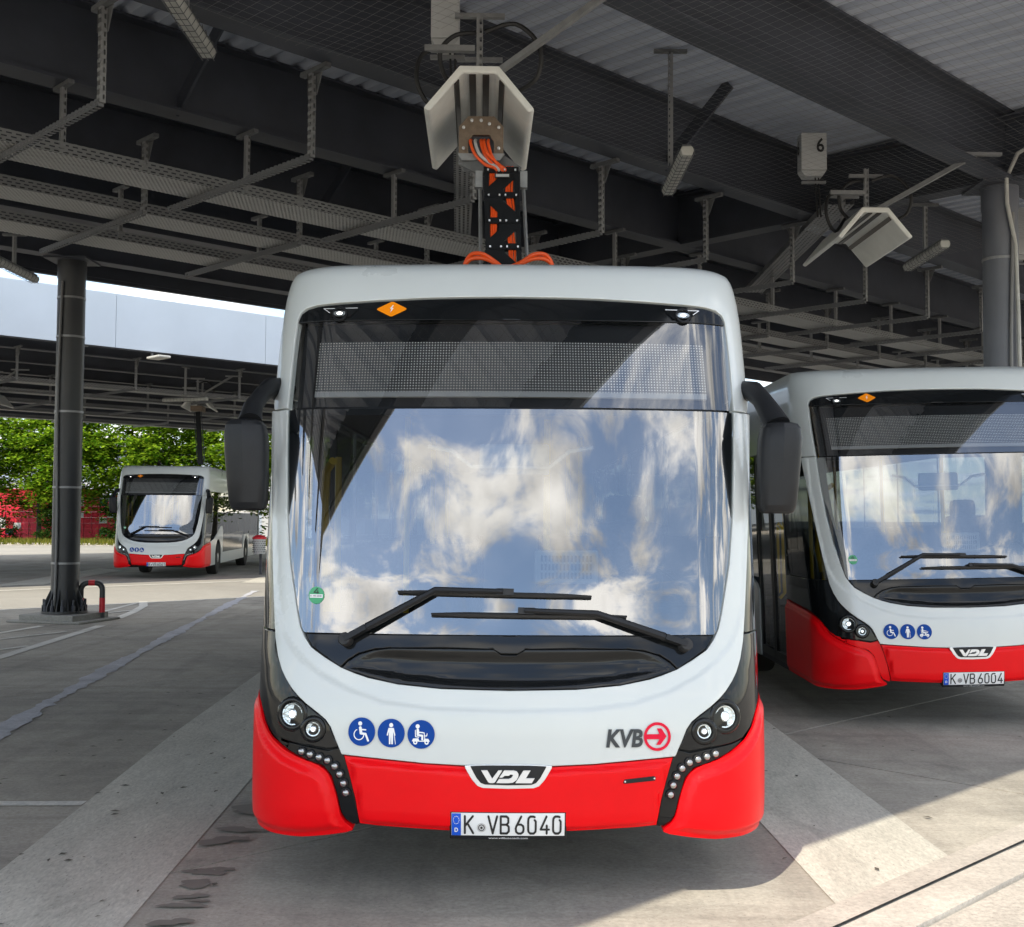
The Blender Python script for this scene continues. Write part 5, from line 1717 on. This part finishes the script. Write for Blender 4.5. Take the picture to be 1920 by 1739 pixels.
TM = [tree_meshes(s, H_=h, R=r, z0=z) for s, h, r, z in ((1, 9.5, 3.2, 1.5), (2, 10.5, 3.0, 1.1), (3, 9.0, 3.3, 1.9))]
names = ('at the left edge of the picture', 'just left of the black column', 'behind the black column', 'just right of the black column', 'left of the distant bus', 'behind the left half of the distant bus',
         'behind the right half of the distant bus', 'right of the distant bus beside the front bus mirror')
for k in range(8):
    x = -31.5 + 2.75 * k + (.5 if k % 2 else -.3)
    y = 69.0 + (1.2 if k % 2 else 0)
    t = thing('tree', 'leafy green tree beyond the road, %s' % names[k], 'tree', (x, y, 0), k * 1.3, 'row of trees beyond the road')
    a, b = TM[k % 3]
    link('trunk', a, t); link('crown', b, t)
for k in range(7):
    t = thing('tree', 'leafy tree beyond the road, hidden behind the parked buses', 'tree', (-9.6 + 3.6 * k, 70.0 + (k % 2), 0), k * 2.1, 'trees behind the buses')
    a, b = TM[k % 3]
    link('trunk', a, t); link('crown', b, t)
def shrub_mesh(seed):
    rng = random.Random(seed)
    cs = [(Vector((rng.uniform(-1.0, 1.0), rng.uniform(-.6, .6), rng.uniform(.2, 2.3) )), rng.uniform(.2, .35)) for _ in range(46)]
    return leaves(rng, cs, 40, .3, .22).mesh('foliage', M['leaf_dark'], fix=False)
SM = [shrub_mesh(11), shrub_mesh(12)]
for k, (x, s_) in enumerate(((-22.6, 1.1), (-20.6, 1.25), (-18.4, 1.2), (-16.2, 1.3), (-26.6, .95), (-29.6, .75))):
    t = thing('shrub', ('dark shrub under the trees behind the black column', 'dark shrub under the trees right of the black column', 'dark shrub behind the left side of the distant bus', 'dark shrub behind the right side of the distant bus',
                        'low dark shrub before the red crates left of the column', 'low dark shrub before the red crates at the left edge')[k], 'shrub', (x, 68.2, 0), k * 2.0, 'shrubs under the trees')
    t.scale = (s_, s_, s_)
    link('foliage', SM[k % 2], t)
    MB().tube([(0, 0, 0), (.05, 0, .8), (.1, .05, 1.6)], .04, 6, True, [.05, .035, .015]).build('stem', M['bark'], t)
vg = quad('verge', [(-60, 66.2), (10, 64.5), (10, 74), (-60, 74)], .05, M['earth'])
MB().add([(-60, 65.9, -.02), (10, 64.2, -.02), (10, 64.5, .12), (-60, 66.2, .12), (10, 64.7, .12), (-60, 66.4, .12), (10, 64.7, 0), (-60, 66.4, 0)], [(0, 1, 2, 3), (3, 2, 4, 5), (5, 4, 6, 7)]).build('far_kerb', M['kerb'])
tag(bpy.data.objects['far_kerb'], kind='structure')
rng = random.Random(77)
gr = MB()
for k in range(9000):
    x = rng.uniform(-34, -10); y = rng.uniform(64.9, 68.5) + (-(x + 25) * .024)
    h = rng.uniform(.12, .42); a = rng.uniform(0, 6.28); w = .035
    gr.add([(x - w * math.cos(a), y - w * math.sin(a), .04), (x + w * math.cos(a), y + w * math.sin(a), .04), (x + rng.uniform(-.1, .1), y + rng.uniform(-.1, .1), .04 + h)], [(0, 1, 2)])
tag(gr.build('grass', M['grass'], fix=False), 'sunlit grass on the verge beyond the road', 'grass', kind='stuff')
# crates stacked behind the trees
def crate_mesh(name, col):
    m = surf_mat(name, col, .5, noise=.06, nscale=3)
    w, d, h = .46, .34, .36
    mb = MB().box((0, 0, h / 2), (w - .04, d - .04, h - .02))
    for zz in (.02, h - .03): mb.box((0, 0, zz), (w, d, .05))
    for sx in (-1, 1):
        for sy in (-1, 1): mb.box((sx * (w / 2 - .03), sy * (d / 2 - .03), h / 2), (.06, .06, h - .06))
    mb.box((0, -d / 2 + .012, h * .42), (.20, .02, .12))
    return mb.mesh('crate', m)
CM = {'red': crate_mesh('crate_red', (.66, .012, .045)), 'white': crate_mesh('crate_white', (.70, .70, .70)), 'green': crate_mesh('crate_green', (.02, .22, .14)), 'blue': crate_mesh('crate_blue', (.03, .07, .18)), 'orange': crate_mesh('crate_orange', (.65, .16, .02))}
rng = random.Random(21)
wh = {'red': 'bright red plastic crate in the tall stacks behind the trees', 'white': 'white plastic crate among the stacks behind the trees', 'green': 'green plastic crate among the stacks behind the trees',
      'blue': 'dark blue plastic crate among the stacks behind the trees', 'orange': 'orange plastic crate among the stacks behind the trees'}
for c in range(34):
    x = -34.2 + .50 * c
    top = 9 if c < 16 else 8
    for r in range(top):
        q = rng.random()
        if c < 16: kind = 'red' if q < .90 else ('white' if q < .97 else 'blue')
        else: kind = 'red' if q < .52 else ('green' if q < .66 else ('white' if q < .82 else ('orange' if q < .93 else 'blue')))
        o = link('crate', CM[kind])
        o.location = (x + rng.uniform(-.012, .012), 75.5 + rng.uniform(-.03, .03), .06 + .365 * r)
        tag(o, wh[kind], 'crate', 'stacked crates behind the trees, %s' % kind)
hall = thing('storage_hall', 'pale low storage hall behind the crates and trees', 'building', (-36, 92, 0))
MB().box((0, 0, 3.2), (48, 8, 6.4)).build('wall', M['fascia'], hall)
MB().box((0, 0, 6.5), (48.6, 8.6, .25)).build('roof', M['steel_dark'], hall)
for k in range(9):
    MB().box((-21 + 5 * k, -4.03, 2.1), (3.4, .08, 4.0)).build('roller_door', M['box_grey'], hall)
